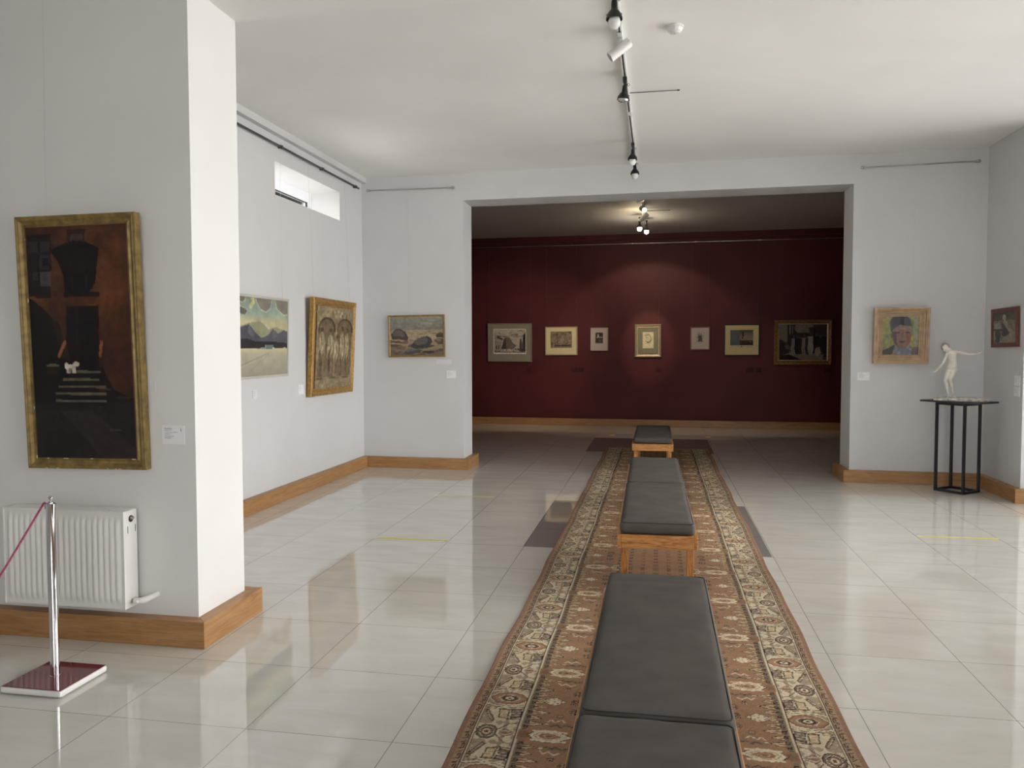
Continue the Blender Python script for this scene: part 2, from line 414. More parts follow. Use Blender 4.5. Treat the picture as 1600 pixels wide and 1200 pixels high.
def window(name, axis_x, y0, y1, z0, z1, fr, mull, fb=None):
    """PVC window in a plane of constant x"""
    w = empty(name, (axis_x, (y0 + y1) / 2, z0)); w['kind'] = 'structure'
    hw, H = (y1 - y0) / 2, z1 - z0; f = MB(); fb = fb or fr
    f.box(-.035, .035, -hw, hw, 0, fb); f.box(-.035, .035, -hw, hw, H - fr, H)
    f.box(-.035, .035, -hw, -hw + fr, fb, H - fr); f.box(-.035, .035, hw - fr, hw, fb, H - fr)
    for m in mull: f.box(-.035, .035, m - fr / 2 - (y0 + y1) / 2, m + fr / 2 - (y0 + y1) / 2, fb, H - fr)
    f.build('window_frame', M['pvc'], w, bevel=.004)
    edges = [-hw + fr] + sum([[m - (y0 + y1) / 2 - fr / 2, m - (y0 + y1) / 2 + fr / 2] for m in mull], []) + [hw - fr]
    g = MB(); k = MB()
    for a, b in zip(edges[0::2], edges[1::2]):
        g.box(-.004, .004, a, b, fb, H - fr)
        q = .007
        k.box(.015, .037, a, a + q, fb, H - fr); k.box(.015, .037, b - q, b, fb, H - fr)
        k.box(.015, .037, a + q, b - q, fb, fb + q); k.box(.015, .037, a + q, b - q, H - fr - q, H - fr)
    g.build('window_pane', M['glass'], w); k.build('window_gasket', M['gasket'], w)
    return w
window('window_1', -4.03, wy0 + e, wy1 - e, CZ, wz1 - e, .122, [], fb=.08)
window('window_2', RX + .07, 4.10, 8.30, WZ0, WZ1, .06, [6.2])
window('window_3', RX + .07, 2.75, 3.55, WZ0, WZ1, .05, [])
window('window_4', RX + .07, .10, 1.10, WZ0, WZ1, .05, [])

w5 = empty('window_5', ((BW0 + BW1) / 2, -4.1, BZ0)); w5['kind'] = 'structure'; hw5 = (BW1 - BW0) / 2; H5 = BZ1 - BZ0
f5 = MB(); f5.box(-hw5, hw5, -.03, .03, 0, .07); f5.box(-hw5, hw5, -.03, .03, H5 - .07, H5)
for x5 in (-hw5, -hw5 / 3 - .035, hw5 / 3 - .035, hw5 - .07): f5.box(x5, x5 + .07, -.03, .03, .07, H5 - .07)
f5.build('window_frame', M['pvc'], w5)
MB().box(-hw5 + .07, hw5 - .07, -.004, .004, .07, H5 - .07).build('window_pane', M['glass'], w5)
# baseboards
def bb(name, foot, m='oak'): struct(name, MB().prism(foot, 0, BBH), M[m], bevel=.003)
d = BBD
bb('baseboard_pier', [(-6, PY1 - d), (PX + d, PY1 - d), (PX, PY1), (-6, PY1)])
bb('baseboard_pier_side', [(PX, PY1), (PX + d, PY1 - d), (PX + d, PY2 + d), (PX, PY2)], 'oaky')
bb('baseboard_pier_back', [(PX, PY2), (PX + d, PY2 + d), (XL + d, PY2 + d), (XL, PY2)])
bb('baseboard_left', [(XL, PY2), (XL + d, PY2 + d), (XL + d, YP(XL + d) - d), (XL, YP(XL))], 'oaky')
bb('baseboard_partition_left', [(XL, YP(XL)), (XL + d, YP(XL + d) - d), (XOL + d, YP(XOL + d) - d), (XOL, YP(XOL))])
bb('baseboard_opening_left', [(XOL, YP(XOL)), (XOL + d, YP(XOL + d) - d), (XOL + d, YP(XOL) + TH + d), (XOL, YP(XOL) + TH)], 'oaky')
bb('baseboard_partition_right', [(XOR, YP(XOR)), (XOR - d, YP(XOR - d) - d), (XR - d, YP(XR - d) - d), (XR, YP(XR))])
bb('baseboard_opening_right', [(XOR, YP(XOR)), (XOR - d, YP(XOR - d) - d), (XOR - d, YP(XOR) + TH + d), (XOR, YP(XOR) + TH)], 'oaky')
bb('baseboard_right', [(XR, YP(XR)), (XR - d, YP(XR - d) - d), (XR - d, 8.37 - d), (XR, 8.37)], 'oaky')
bb('baseboard_right_return', [(XR, 8.37), (XR - d, 8.37 - d), (RX, 8.37 - d), (RX, 8.37)])
bb('baseboard_back', [(-4.2, YB(-4.2)), (-4.2, YB(-4.2) - d), (4.75, YB(4.75) - d), (4.75, YB(4.75))])

# ================================================================== RUG
def rug():
    x0, x1, y0, y1 = -.748, .743, -.9, 11.92; half = (x1 - x0) / 2
    NXU, NYU = 300, 120                                   # unit: 0..half across, 0..0.3 along, mirrored
    A = Art(NXU, NYU, (152, 114, 82), 5); A.U = A.U * half; A.V = A.V * .3
    dk, cr, tn, gr, br = (52, 38, 34), (206, 190, 158), (176, 150, 110), (122, 104, 88), (146, 104, 74)
    # outer edge and scroll border
    A.rect(0, 0, .02, .3, (146, 106, 84)); A.rect(.02, 0, .052, .3, (158, 130, 100))
    for k in range(4):
        y = .006 + k * .075
        A.line([(.026, y), (.046, y + .004), (.046, y + .034), (.034, y + .034), (.034, y + .018)], .0048, dk)
        A.line([(.026, y + .044), (.046, y + .060)], .0045, dk); A.ell(.040, y + .046, .004, .006, (96, 56, 50))
    A.rect(.0195, 0, .0225, .3, dk); A.rect(.0505, 0, .0535, .3, dk)
    A.rect(.054, 0, .062, .3, cr); A.rect(.062, 0, .064, .3, (120, 96, 76))
    # main border: cream ground
    A.rect(.064, 0, .226, .3, (198, 182, 150))
    A.put(((A.fbm(40, 22, 2, 8) > .08) & (A.U > .064) & (A.U < .226)).astype(float), (150, 130, 106), .85)
    for (cx, cy, rx, ry) in ((.145, .0, .080, .060),):
        for rr, c in ((1.08, cr), (1.0, dk), (.95, br), (.82, (160, 122, 92)), (.56, cr), (.50, (120, 86, 66)), (.36, dk), (.26, cr), (.12, dk)):
            A.poly([(cx - rx * rr * 1.05, cy), (cx - rx * .6 * rr, cy + ry * .8 * rr), (cx, cy + ry * rr), (cx + rx * .6 * rr, cy + ry * .8 * rr), (cx + rx * rr * 1.05, cy), (cx, cy - ry)], c)
    A.line([(.066, .062), (.10, .072), (.14, .080), (.19, .074), (.224, .060)], .016, dk); A.line([(.066, .062), (.10, .072), (.14, .080), (.19, .074), (.224, .060)], .011, cr)
    A.ell(.092, .098, .020, .012, dk); A.ell(.092, .098, .017, .010, tn); A.ell(.092, .098, .010, .005, cr)
    A.poly([(.172, .10), (.216, .09), (.222, .17), (.180, .18)], dk); A.poly([(.176, .104), (.212, .096), (.218, .165), (.184, .173)], gr)
    for k in range(3): A.line([(.180, .115 + k * .02), (.212, .108 + k * .02)], .003, cr)
    A.poly([(.122, .10), (.166, .10), (.174, .185), (.130, .178)], dk); A.poly([(.126, .104), (.162, .104), (.169, .180), (.134, .173)], tn)
    A.line([(.132, .12), (.156, .12), (.156, .14), (.140, .14), (.140, .16), (.162, .16)], .006, cr); A.ell(.142, .102, .010, .007, (120, 66, 52))
    A.poly([(.066, .12), (.080, .11), (.124, .205), (.108, .215)], dk); A.poly([(.072, .124), (.080, .119), (.118, .203), (.108, .208)], (150, 118, 94))
    A.line([(.08, .14), (.11, .205)], .003, cr)
    A.line([(.17, .19), (.222, .182)], .006, dk)
    # lily
    for rr, c in ((1.08, cr), (1.0, dk), (.92, gr), (.70, cr), (.62, (130, 106, 84)), (.36, cr), (.22, (110, 76, 60))):
        A.ell(.108, .30, .042 * rr, .058 * rr, c)
    for s_ in (-1, 1):
        A.line([(.075, .300), (.108, .300 - .04), (.145, .300)], .004, dk)
    for rr, c in ((1.0, dk), (.85, (168, 140, 112)), (.5, cr), (.35, (140, 100, 80))):
        A.poly([(.150, .30), (.178, .30 - .034 * rr), (.220, .30), (.178, .34)], c)
    A.line([(.150, .275), (.185, .225), (.215, .215)], .004, dk)
    # guard stripe and fringe of small leaves
    A.rect(.226, 0, .262, .3, (134, 116, 92)); A.rect(.2225, 0, .230, .3, (196, 180, 150)); A.rect(.2205, 0, .2225, .3, dk); A.rect(.232, 0, .234, .3, (96, 76, 58))
    for k in range(7):
        y = .010 + k * .043
        A.line([(.238, y), (.256, y + .003), (.256, y + .018), (.243, y + .018), (.243, y + .010), (.250, y + .010)], .0052, dk)
        A.ell(.248, y + .029, .006, .004, (110, 74, 60))
    A.poly([(.225, .262), (.275, .27), (.29, .31), (.225, .31)], (150, 108, 74)); A.poly([(.232, .285), (.262, .275), (.285, .31), (.232, .31)], (128, 96, 72))
    for k in range(6):
        y = .008 + k * .050; ln = .046 + .014 * ((k * 7) % 3)
        if k == 5: continue
        A.poly([(.262, y - .019), (.262 + ln * .5, y - .013), (.262 + ln, y), (.262 + ln * .5, y + .013), (.262, y + .019)], dk)
        A.poly([(.260, y - .016), (.262 + ln * .5 - .002, y - .010), (.262 + ln - .006, y), (.262 + ln * .5 - .002, y + .010), (.260, y + .016)], (198, 172, 132))
        A.poly([(.260, y - .008), (.262 + ln - .026, y), (.260, y + .009)], (140, 106, 80)); A.line([(.262, y), (.262 + ln - .02, y)], .003, dk)
    # field motifs
    def star(cx, cy, r, c):
        for k in range(6):
            a = k * pi / 3; A.ell(cx + r * .62 * cos(a), cy + r * .62 * sin(a), r * .32, r * .32, dk); A.ell(cx + r * .62 * cos(a), cy + r * .62 * sin(a), r * .2, r * .2, c)
        A.ell(cx, cy, r * .3, r * .3, c); A.ell(cx, cy, r * .14, r * .14, dk)
    for rr, c in ((1.0, dk), (.93, cr), (.70, (150, 118, 88)), (.64, cr), (.5, (150, 106, 72)), (.3, tn), (.2, (130, 92, 66))):
        A.poly([(.352 - .088 * rr, .30), (.352 - .06 * rr, .30 - .036 * rr), (.352 - .02 * rr, .30 - .044 * rr), (.352 + .03 * rr, .30 - .040 * rr), (.352 + .098 * rr, .30), (.352, .36)], c)
    for k in range(7): A.ell(.290 + k * .02, .257 + .004 * (k % 2) + .0008 * (k - 3) ** 2, .010, .007, cr)
    for rr, c in ((1.0, dk), (.9, cr)):
        A.poly([(.335 - .052 * rr, 0), (.335 - .02 * rr, .033 * rr), (.335 + .01 * rr, .036 * rr), (.335 + .052 * rr, 0), (.335, -.05)], c)
    for (a, b) in ((.31, .012), (.33, .022), (.35, .014), (.335, .004), (.365, .006), (.30, .002)): A.ell(a, b, .0055, .004, gr); 
    star(.430, .085, .030, (160, 126, 100)); star(.425, .012, .022, (160, 126, 100)); star(.375, .130, .018, (170, 140, 110))
    A.ell(.330, .205, .013, .008, dk); A.ell(.330, .205, .011, .0055, cr)
    A.line([(.345, .215), (.37, .20), (.385, .215), (.405, .195), (.43, .21), (.45, .20)], .009, gr); A.line([(.33, .185), (.345, .165), (.36, .185), (.385, .160), (.40, .178)], .006, cr)
    A.line([(.345, .222), (.37, .208), (.385, .223), (.405, .203), (.43, .218), (.45, .208)], .003, dk)
    # hooked cream device near the middle and small flowers along the centre
    A.line([(.455, .285), (.47, .245), (.50, .245), (.50, .27), (.48, .27)], .008, cr); A.line([(.455, .278), (.466, .238), (.506, .238), (.506, .276)], .003, dk)
    A.poly([(.44, .30), (.475, .28), (.52, .29), (.52, .31), (.475, .31)], cr); A.poly([(.46, .30), (.48, .29), (.505, .295), (.505, .31)], br)
    for cx in (.50, .58, .66, .74):
        for cy in (.04, .12, .20, .28): star(cx, cy, .017, (150, 110, 86))
    A.a *= (1 + .05 * A.rng.randn(NYU, NXU)[..., None])
    # sampling grid
    xs = np.linspace(x0, x1, 331)
    yy = np.concatenate([np.arange(y0, 2.4, .03), np.arange(2.4, 5.6, .0045), np.arange(5.6, 8.0, .008), np.arange(8.0, y1, .014), [y1]])
    XX, YY = np.meshgrid(xs, yy)
    dx = np.minimum(XX - x0, x1 - XX); ph = np.mod(YY - 3.25, .6); ph = np.where(ph > .3, .6 - ph, ph)
    ui = np.clip((dx / half * NXU).astype(int), 0, NXU - 1); vi = np.clip((ph / .3 * NYU).astype(int), 0, NYU - 1)
    C = A.a[vi, ui]
    # end border across the far end
    de = y1 - YY
    C[(de < .02)] = (150, 106, 78); C[(de > .02) & (de < .05)] = (96, 70, 54); C[(de > .05) & (de < .062)] = (200, 184, 150)
    rs = np.random.RandomState(3)
    st = np.repeat(rs.rand(len(yy) // 6 + 2, 1), 6, axis=0)[:len(yy)]
    C = C * (1 + .05 * (st - .5)[..., None])
    fade = .06 * np.sin(YY * 2.1) + .03 * np.sin(YY * 5.3 + 1)
    C = C * (1 + fade[..., None])
    edge = .004 * np.sin(YY * 3.1) + .003 * np.sin(YY * 7.7)
    co = np.stack([XX + edge * np.abs(XX) / .745, YY, np.full_like(XX, .010)], -1)
    ny, nx = XX.shape; idx = np.arange(ny * nx).reshape(ny, nx)
    q = np.stack([idx[:-1, :-1], idx[:-1, 1:], idx[1:, 1:], idx[1:, :-1]], -1).reshape(-1, 4)
    # skirt down to the floor
    ring = np.concatenate([idx[0, :], idx[1:, -1], idx[-1, -2::-1], idx[-2:0:-1, 0]])
    base = co.reshape(-1, 3)[ring].copy(); base[:, 2] = .0005
    off = ny * nx; n = len(ring); k = np.arange(n); k2 = (k + 1) % n
    q2 = np.stack([ring[k], off + k, off + k2, ring[k2]], -1)
    rgb = np.concatenate([C.reshape(-1, 3), np.tile((130, 92, 68), (n, 1))])
    o = grid_mesh('runner_rug', np.concatenate([co.reshape(-1, 3), base]), np.concatenate([q, q2]), rgb, M['rug'])
    tag(o, 'long patterned brown and cream runner rug lying under the row of benches', 'rug')
rug()

# ================================================================== BENCHES
def cushion_mesh(name, W, L, H, parent, loc, seed):
    nx, ny, nz = 26, 60, 6; r = .022; bm = bmesh.new(); vd = {}
    def P(i, j, k):
        key = (i, j, k)
        if key in vd: return vd[key]
        x, y, z = (i / nx - .5) * W, (j / ny - .5) * L, k / nz * H
        cx = max(-W / 2 + r, min(W / 2 - r, x)); cy = max(-L / 2 + r, min(L / 2 - r, y)); cz = max(r, min(H - r, z))
        dv = Vector((x - cx, y - cy, z - cz))
        if dv.length > r: dv = dv.normalized() * r
        p = Vector((cx, cy, cz)) + dv
        u, v = abs(2 * x / W), abs(2 * y / L)
        if z > H * .5:
            p.z += .010 * (1 - u ** 4) * (1 - v ** 6) * ((z / H - .5) * 2)
            p.z += .0035 * mnoise.noise(Vector((x * 6, y * 4, seed))) + .002 * mnoise.noise(Vector((x * 20, y * 9, seed + 5)))
            for yc, am in ((L * .40, .004), (-L * .02, .002), (L * .375, .003)):
                g = (y - yc - .05 * (x / W) ** 2 + .01 * sin(x * 9 + seed)) / .010; p.z -= am * math.exp(-g * g) * (1 - u ** 2)
        b = 1 - (2 * z / H - 1) ** 2
        p.x += (.004 * b + .002 * mnoise.noise(Vector((seed, y * 5, z * 9)))) * (1 if x > 0 else -1) * (u > .97)
        p.y += (.005 * b + .003 * mnoise.noise(Vector((x * 6, seed, z * 9)))) * (1 if y > 0 else -1) * (v > .97)
        vd[key] = bm.verts.new(p); return vd[key]
    def F(a, b, c, d_): bm.faces.new((a, b, c, d_))
    for i in range(nx):
        for j in range(ny):
            F(P(i, j, 0), P(i, j + 1, 0), P(i + 1, j + 1, 0), P(i + 1, j, 0)); F(P(i, j, nz), P(i + 1, j, nz), P(i + 1, j + 1, nz), P(i, j + 1, nz))
    for i in range(nx):
        for k in range(nz):
            F(P(i, 0, k), P(i + 1, 0, k), P(i + 1, 0, k + 1), P(i, 0, k + 1)); F(P(i, ny, k), P(i, ny, k + 1), P(i + 1, ny, k + 1), P(i + 1, ny, k))
    for j in range(ny):
        for k in range(nz):
            F(P(0, j, k), P(0, j, k + 1), P(0, j + 1, k + 1), P(0, j + 1, k)); F(P(nx, j, k), P(nx, j + 1, k), P(nx, j + 1, k + 1), P(nx, j, k + 1))
    me = bpy.data.meshes.new(name); bm.to_mesh(me); bm.free(); me.materials.append(M['cushion'])
    me.polygons.foreach_set('use_smooth', [True] * len(me.polygons))
    o = bpy.data.objects.new(name, me); col.objects.link(o); o.parent = parent; o.location = loc
    hw, hl, z = W / 2 - .007, L / 2 - .007, H - .004; pts = []
    for k in range(4):
        sx, sy = ((1, 1), (-1, 1), (-1, -1), (1, -1))[k]
        for q in range(5):
            a = pi / 2 * (k + q / 4); pts.append((sx * (hw - .02) + .02 * cos(a), sy * (hl - .02) + .02 * sin(a), z))
    pts.append(pts[0]); MB().tube(pts, .0022, 6, caps=False).build('cushion_piping', M['piping'], o, smooth=True)
    return o

def bench(x, y0, length, n, label, skew=0.0, seed=1):
    W = .474; root = empty('upholstered_bench', (x, y0 + length / 2, 0.0), skew)
    tag(root, label, 'bench', 'dark cushioned benches in a row on the rug')
    hl = length / 2; za, zb = .293, .374
    ap = MB()
    ap.box(-W / 2 + .022, W / 2 - .022, -hl, -hl + .022, za, zb); ap.build('end_rail', M['pine'], root, bevel=.003)
    ap = MB(); ap.box(-W / 2 + .022, W / 2 - .022, hl - .022, hl, za, zb); ap.build('end_rail', M['pine'], root, bevel=.003)
    for s in (-1, 1):
        a, b = sorted((s * W / 2, s * (W / 2 - .0215)))
        MB().box(a, b, -hl, hl, za, zb).build('side_rail', M['piney'], root, bevel=.003)
    MB().box(-W / 2 + .022, W / 2 - .022, -hl + .022, hl - .022, zb - .014, zb - .001).build('seat_board', M['piney'], root)
    for sx in (-1, 1):
        for sy in (-1, 1):
            x0 = sx * (W / 2 - .043) - .021; yy = sy * (hl - .044) - .021
            MB().box(x0, x0 + .042, yy, yy + .042, .0105, zb - .015).build('leg', M['pinez'], root, bevel=.003)
    cl = length / n - .012
    for k in range(n):
        cushion_mesh('seat_cushion', .437, cl, .074, root, (.003 * (k % 2), -hl + length / n * (k + .5), zb + .0005), seed + k * 3.3)
    return root
bench(.0, .795, 2.90, 2, 'nearest long bench with two charcoal cushions, cut off by the photo bottom', 0.0, 1.3)
bench(-.012, 4.77, 2.93, 2, 'middle two-cushion charcoal bench whose pine end rail and front legs show', .012, 7.1)
bench(-.050, 9.36, 1.53, 1, 'farthest short bench with a single dark cushion, at the far end of the rug', .0, 11.7)

# ================================================================== RADIATOR
def radiator():
    x0, x1, z0, z1 = -3.275, -2.590, .193, .680; yf, yb = 3.485, 3.592
    r = empty('panel_radiator', ((x0 + x1) / 2, yb, z0)); cx = (x0 + x1) / 2
    tag(r, 'white ribbed panel radiator mounted low on the wall beneath the dark painting', 'radiator')
    N = 20; per = 10; nx = N * per; nz = 30; W = x1 - x0; H = z1 - z0; mx, mz = .022, .055
    vs = []; fs = []
    for k in range(nz + 1):
        z = H * k / nz
        for i in range(nx + 1):
            x = -W / 2 + W * i / nx
            u = (i / nx * W - mx) / (W - 2 * mx); e = 0.0
            if 0 <= u <= 1:
                ph = (u * N) % 1; e = max(0, sin(pi * ph)) ** .8
            e *= max(0, min(1, (z - mz + .02) / .022)) * max(0, min(1, (H - mz + .02 - z) / .022))
            vs.append((x, yf - yb + .010 - .010 * e, z))
    for k in range(nz):
        for i in range(nx):
            a = k * (nx + 1) + i; fs.append((a, a + 1, a + nx + 2, a + nx + 1))
    fp = MB().add(vs, fs); fp.box(-W / 2, W / 2, yf - yb + .0105, yf - yb + .022, 0, H)
    fp.build('front_panel', M['white_enamel'], r, smooth=False).data.polygons.foreach_set('use_smooth', [False] * 0 or [True] * (len(fs) + 6))
    MB().box(-W / 2 + .002, W / 2 - .003, -.016, -.004, 0.004, H - .004).build('rear_panel', M['white_enamel'], r)
    for s in (-1, 1):
        a, b = sorted((s * (W / 2 + .001), s * (W / 2 - .004)))
        MB().box(a, b, yf - yb + .004, 0, 0, H).build('side_cover', M['white_enamel'], r, bevel=.002)
    g = MB(); g.box(-W / 2, W / 2, yf - yb + .004, yf - yb + .012, H, H + .004); g.box(-W / 2, W / 2, -.008, 0, H, H + .004)
    for i in range(46):
        x = -W / 2 + .006 + (W - .016) * i / 45; g.box(x, x + .008, yf - yb + .012, -.008, H - .001, H + .003)
    g.build('top_grille', M['white_enamel'], r)
    v = MB(); v.lathe([(0, .0), (.017, .0), (.017, .002), (0, .002)], (W / 2 + .0012, -.048, H - .040), (1, 0, 0), 20)
    vv = v.build('valve_opening', M['dark'], r); MB().lathe([(.009, 0), (.009, .010), (.006, .014), (0, .014)], (W / 2 + .003, -.048, H - .036), (1, 0, 0), 14).build('air_valve', M['brass'], vv, smooth=True)
    for ys_ in (-.074, -.016): MB().box(W / 2 + .0012, W / 2 + .0022, ys_, ys_ + .003, H - .11, H - .075).build('side_slot', M['dark'], r)
    p = MB(); p.tube([(W / 2, -.05, .032), (W / 2 + .02, -.05, .032)], .011, 14); p.build('pipe_nut', M['brass'], r, smooth=True)
    p = MB(); p.tube([(W / 2 + .015, -.05, .032), (W / 2 + .045, -.05, .033), (W / 2 + .062, -.044, .036), (W / 2 + .085, -.010, .044), (W / 2 + .095, .024, .048)], [.013, .016, .0175, .0145, .0145], 16)
    p.tube([(W / 2 + .040, -.055, .033), (W / 2 + .040, -.078, .030)], .009, 12); p.build('connecting_pipe', M['white_enamel'], r, smooth=True)
    for x in (-.07, -.005): MB().tube([(x, -.06, 0), (x, -.06, -.012)], .009, 12).build('drain_cap', M['brass'], r, smooth=True)
    for x in (-.2, .2): MB().box(x - .015, x + .015, -.004, .0248, .08, H - .06).build('wall_bracket', M['white_enamel'], r)
radiator()

# ================================================================== STANCHION and its cord
def stanchion():
    r = empty('rope_stanchion', (-2.633, 3.067, 0))
    tag(r, 'chrome post on a maroon and white square foot, standing before the radiator', 'stanchion')
    b = MB(); x0, x1, y0, y1 = -.150, .148, -.147, .148
    b.box(x0, x1, y0, y1, .004, .033); b.build('base_rim', M['white_plastic'], r, bevel=.010)
    MB().box(x0 + .006, x1 - .006, y0 + .006, y1 - .006, .0325, .0355).build('base_top', M['maroon'], r)
    MB().lathe([(0, .035), (.0215, .035), (.0215, .037), (.019, .038), (.019, .795), (.0205, .796), (.0205, .805), (.016, .809), (0, .809)], seg=32).build('post', M['chrome'], r, smooth=True)
    f = MB().lathe([(0, .805), (.010, .805), (.010, .815), (.005, .818), (.005, .826), (.009, .829), (.009, .836), (.005, .840), (0, .840)], seg=20).build('finial', M['chrome'], r, smooth=True)
    MB().tube([(-.018, 0, .780), (-.028, 0, .784), (-.030, 0, .798), (-.018, 0, .802)], .0028, 8).build('cord_hook', M['chrome'], r, smooth=True)
    for sx in (-1, 1):
        for sy in (-1, 1): MB().lathe([(0, 0), (.012, 0), (.012, .005), (0, .005)], (sx * .12, sy * .12, 0)).build('rubber_foot', M['dark'], r)
    pts = []
    A0 = Vector((-2.668, 3.067, .806)); 
    for k in range(41):
        s = k / 40; x = A0.x - .95 * s
        z = .806 * (1 - s / .62) ** 1.12 if s < .62 else 0
        pts.append((x, 3.067 - .05 * s, max(z, 0.0052)))
    pts = [(-2.655, 3.075, .795), (-2.660, 3.060, .812)] + pts
    c = MB().tube(pts, .0048, 10).build('barrier_cord', M['cord'], smooth=True)
    tag(c, 'magenta braided cord hanging from the chrome post down towards the left', 'cord')
stanchion()

# ================================================================== PICTURES
NW = {'pier': ((0, 1), PY1, (1, 0)), 'left': ((1, 0), XL, (0, 1)), 'part': ((-MP, 1), YP0, (1, MP)), 'right': ((1, 0), XR, (0, -1)), 'back': ((-MB_, 1), YB0, (1, MB_))}
def wall_frame(w, uc, z, off, tilt=0.0, roll=0.0):
    (nx, ny), dd, a = NW[w]; n0 = Vector((nx, ny, 0)); base = n0 * dd / n0.length_squared
    a = Vector((a[0], a[1], 0)).normalized(); n = Vector((a.y, -a.x, 0))
    up = Vector((0, 0, 1)) * cos(tilt) + n * sin(tilt)
    A = a * cos(roll) + up * sin(roll); U = up * cos(roll) - a * sin(roll); Yv = U.cross(A)   # Yv points into the wall
    o = base + a * uc + Vector((0, 0, z)) + n * off
    m = Matrix((A, Yv, U)).transposed().to_4x4(); m.translation = o
    return m, n
def ring(mb, W, H, prof, mi=0, z0=0.0):
    """mitred moulding; prof = closed list of (inset, y) ; y<0 toward the viewer"""
    vs = []; fs = []; n = len(prof)
    for i, y in prof:
        vs += [(-W / 2 + i, y, z0 + i), (W / 2 - i, y, z0 + i), (W / 2 - i, y, z0 + H - i), (-W / 2 + i, y, z0 + H - i)]
    for p in range(n):
        q = (p + 1) % n
        for k in range(4):
            k2 = (k + 1) % 4; fs.append((p * 4 + k, p * 4 + k2, q * 4 + k2, q * 4 + k))
    mb.add(vs, fs, mi)

def picture(kind, label, w, uc, z, W, H, tilt, roll, off, prof, fmat, art, amat, wires=(), wtop=3.44, mount=None, liner=None, glazed=False, group=None, chips=0, relief=None, cat='picture'):
    th = max(y for _, y in prof); fw = max(i for i, _ in prof)
    m, n = wall_frame(w, uc, z, off, tilt, roll)
    r = empty(kind, mat=m); tag(r, label, cat, group)
    mb = MB(); ring(mb, W, H, prof); mb.build('frame', fmat, r, merge=True)
    iw, ih, yi = W - 2 * fw, H - 2 * fw, .006
    if liner:
        lw_, lm = liner; mb = MB(); ring(mb, iw + .004, ih + .004, [(0, yi - .012), (lw_, yi - .005), (lw_, yi + .004), (0, yi + .004)], z0=fw - .002)
        mb.build('frame_liner', lm, r, merge=True); fw += lw_; iw -= 2 * lw_; ih -= 2 * lw_
    MB().box(-iw / 2 - .004, iw / 2 + .004, yi + .004, max(th - .004, yi + .008), fw - .004, fw + ih + .004).build('backing_board', M['brownfr'], r)
    if mount:
        (ml, mt, mr, mbm), mm = mount
        b = MB(); x0, x1, zz0, zz1 = -iw / 2, iw / 2, fw, fw + ih; a0, a1, b0, b1 = x0 + ml, x1 - mr, zz0 + mbm, zz1 - mt
        b.box(x0, a0, yi - .001, yi + .003, zz0, zz1); b.box(a1, x1, yi - .001, yi + .003, zz0, zz1); b.box(a0, a1, yi - .001, yi + .003, zz0, b0); b.box(a0, a1, yi - .001, yi + .003, b1, zz1)
        b.build('mount', mm, r)
        art_mesh('print', art, a1 - a0, b1 - b0, amat, r, (a0 + a1) / 2, b0, yi + .002)
    else: art_mesh('painted_canvas', art, iw, ih, amat, r, 0, fw, yi + .002, relief)
    if glazed:
        MB().box(-iw / 2 - .003, iw / 2 + .003, yi - .006, yi - .004, fw - .003, fw + ih + .003).build('glass_pane', M['glass'], r)
    if chips:
        rc = random.Random(chips); c = MB(); yf = min(y for _, y in prof)
        for k in range(14):
            ln = rc.uniform(.005, .02); s = rc.random()
            if k % 3 == 0: x = rc.uniform(-W / 2 + .03, W / 2 - .03); c.box(x, x + ln, -.0105, -.0095, fw - .004, fw - .0005) if False else c.box(x, x + ln, .0005, .0015, .0015, .0045)
            elif k % 3 == 1: x = rc.uniform(-W / 2 + .03, W / 2 - .03); c.box(x, x + ln, yi - .004, yi - .002, fw - .004, fw)
            else: zz = rc.uniform(.05, H - .05); c.box(-W / 2 + fw - .004, -W / 2 + fw, yi - .004, yi - .002, zz, zz + ln)
        c.build('chipped_spots', M['chip'], r)['kind'] = 'stuff'
    mi_ = m.inverted()
    for u in wires:
        top = m @ Vector((u, th, H - .01)); hi = Vector((top.x, top.y, wtop))
        (nx, ny), dd, _ = NW[w]; n0 = Vector((nx, ny, 0)); base = n0 * dd / n0.length_squared
        dist = (top - base).dot(n); hi = hi - n * (dist - .012)
        MB().tube([mi_ @ top, mi_ @ hi], .0009, 5).build('hanging_wire', M['wiredark' if w == 'back' else 'wire'], r)
    return r

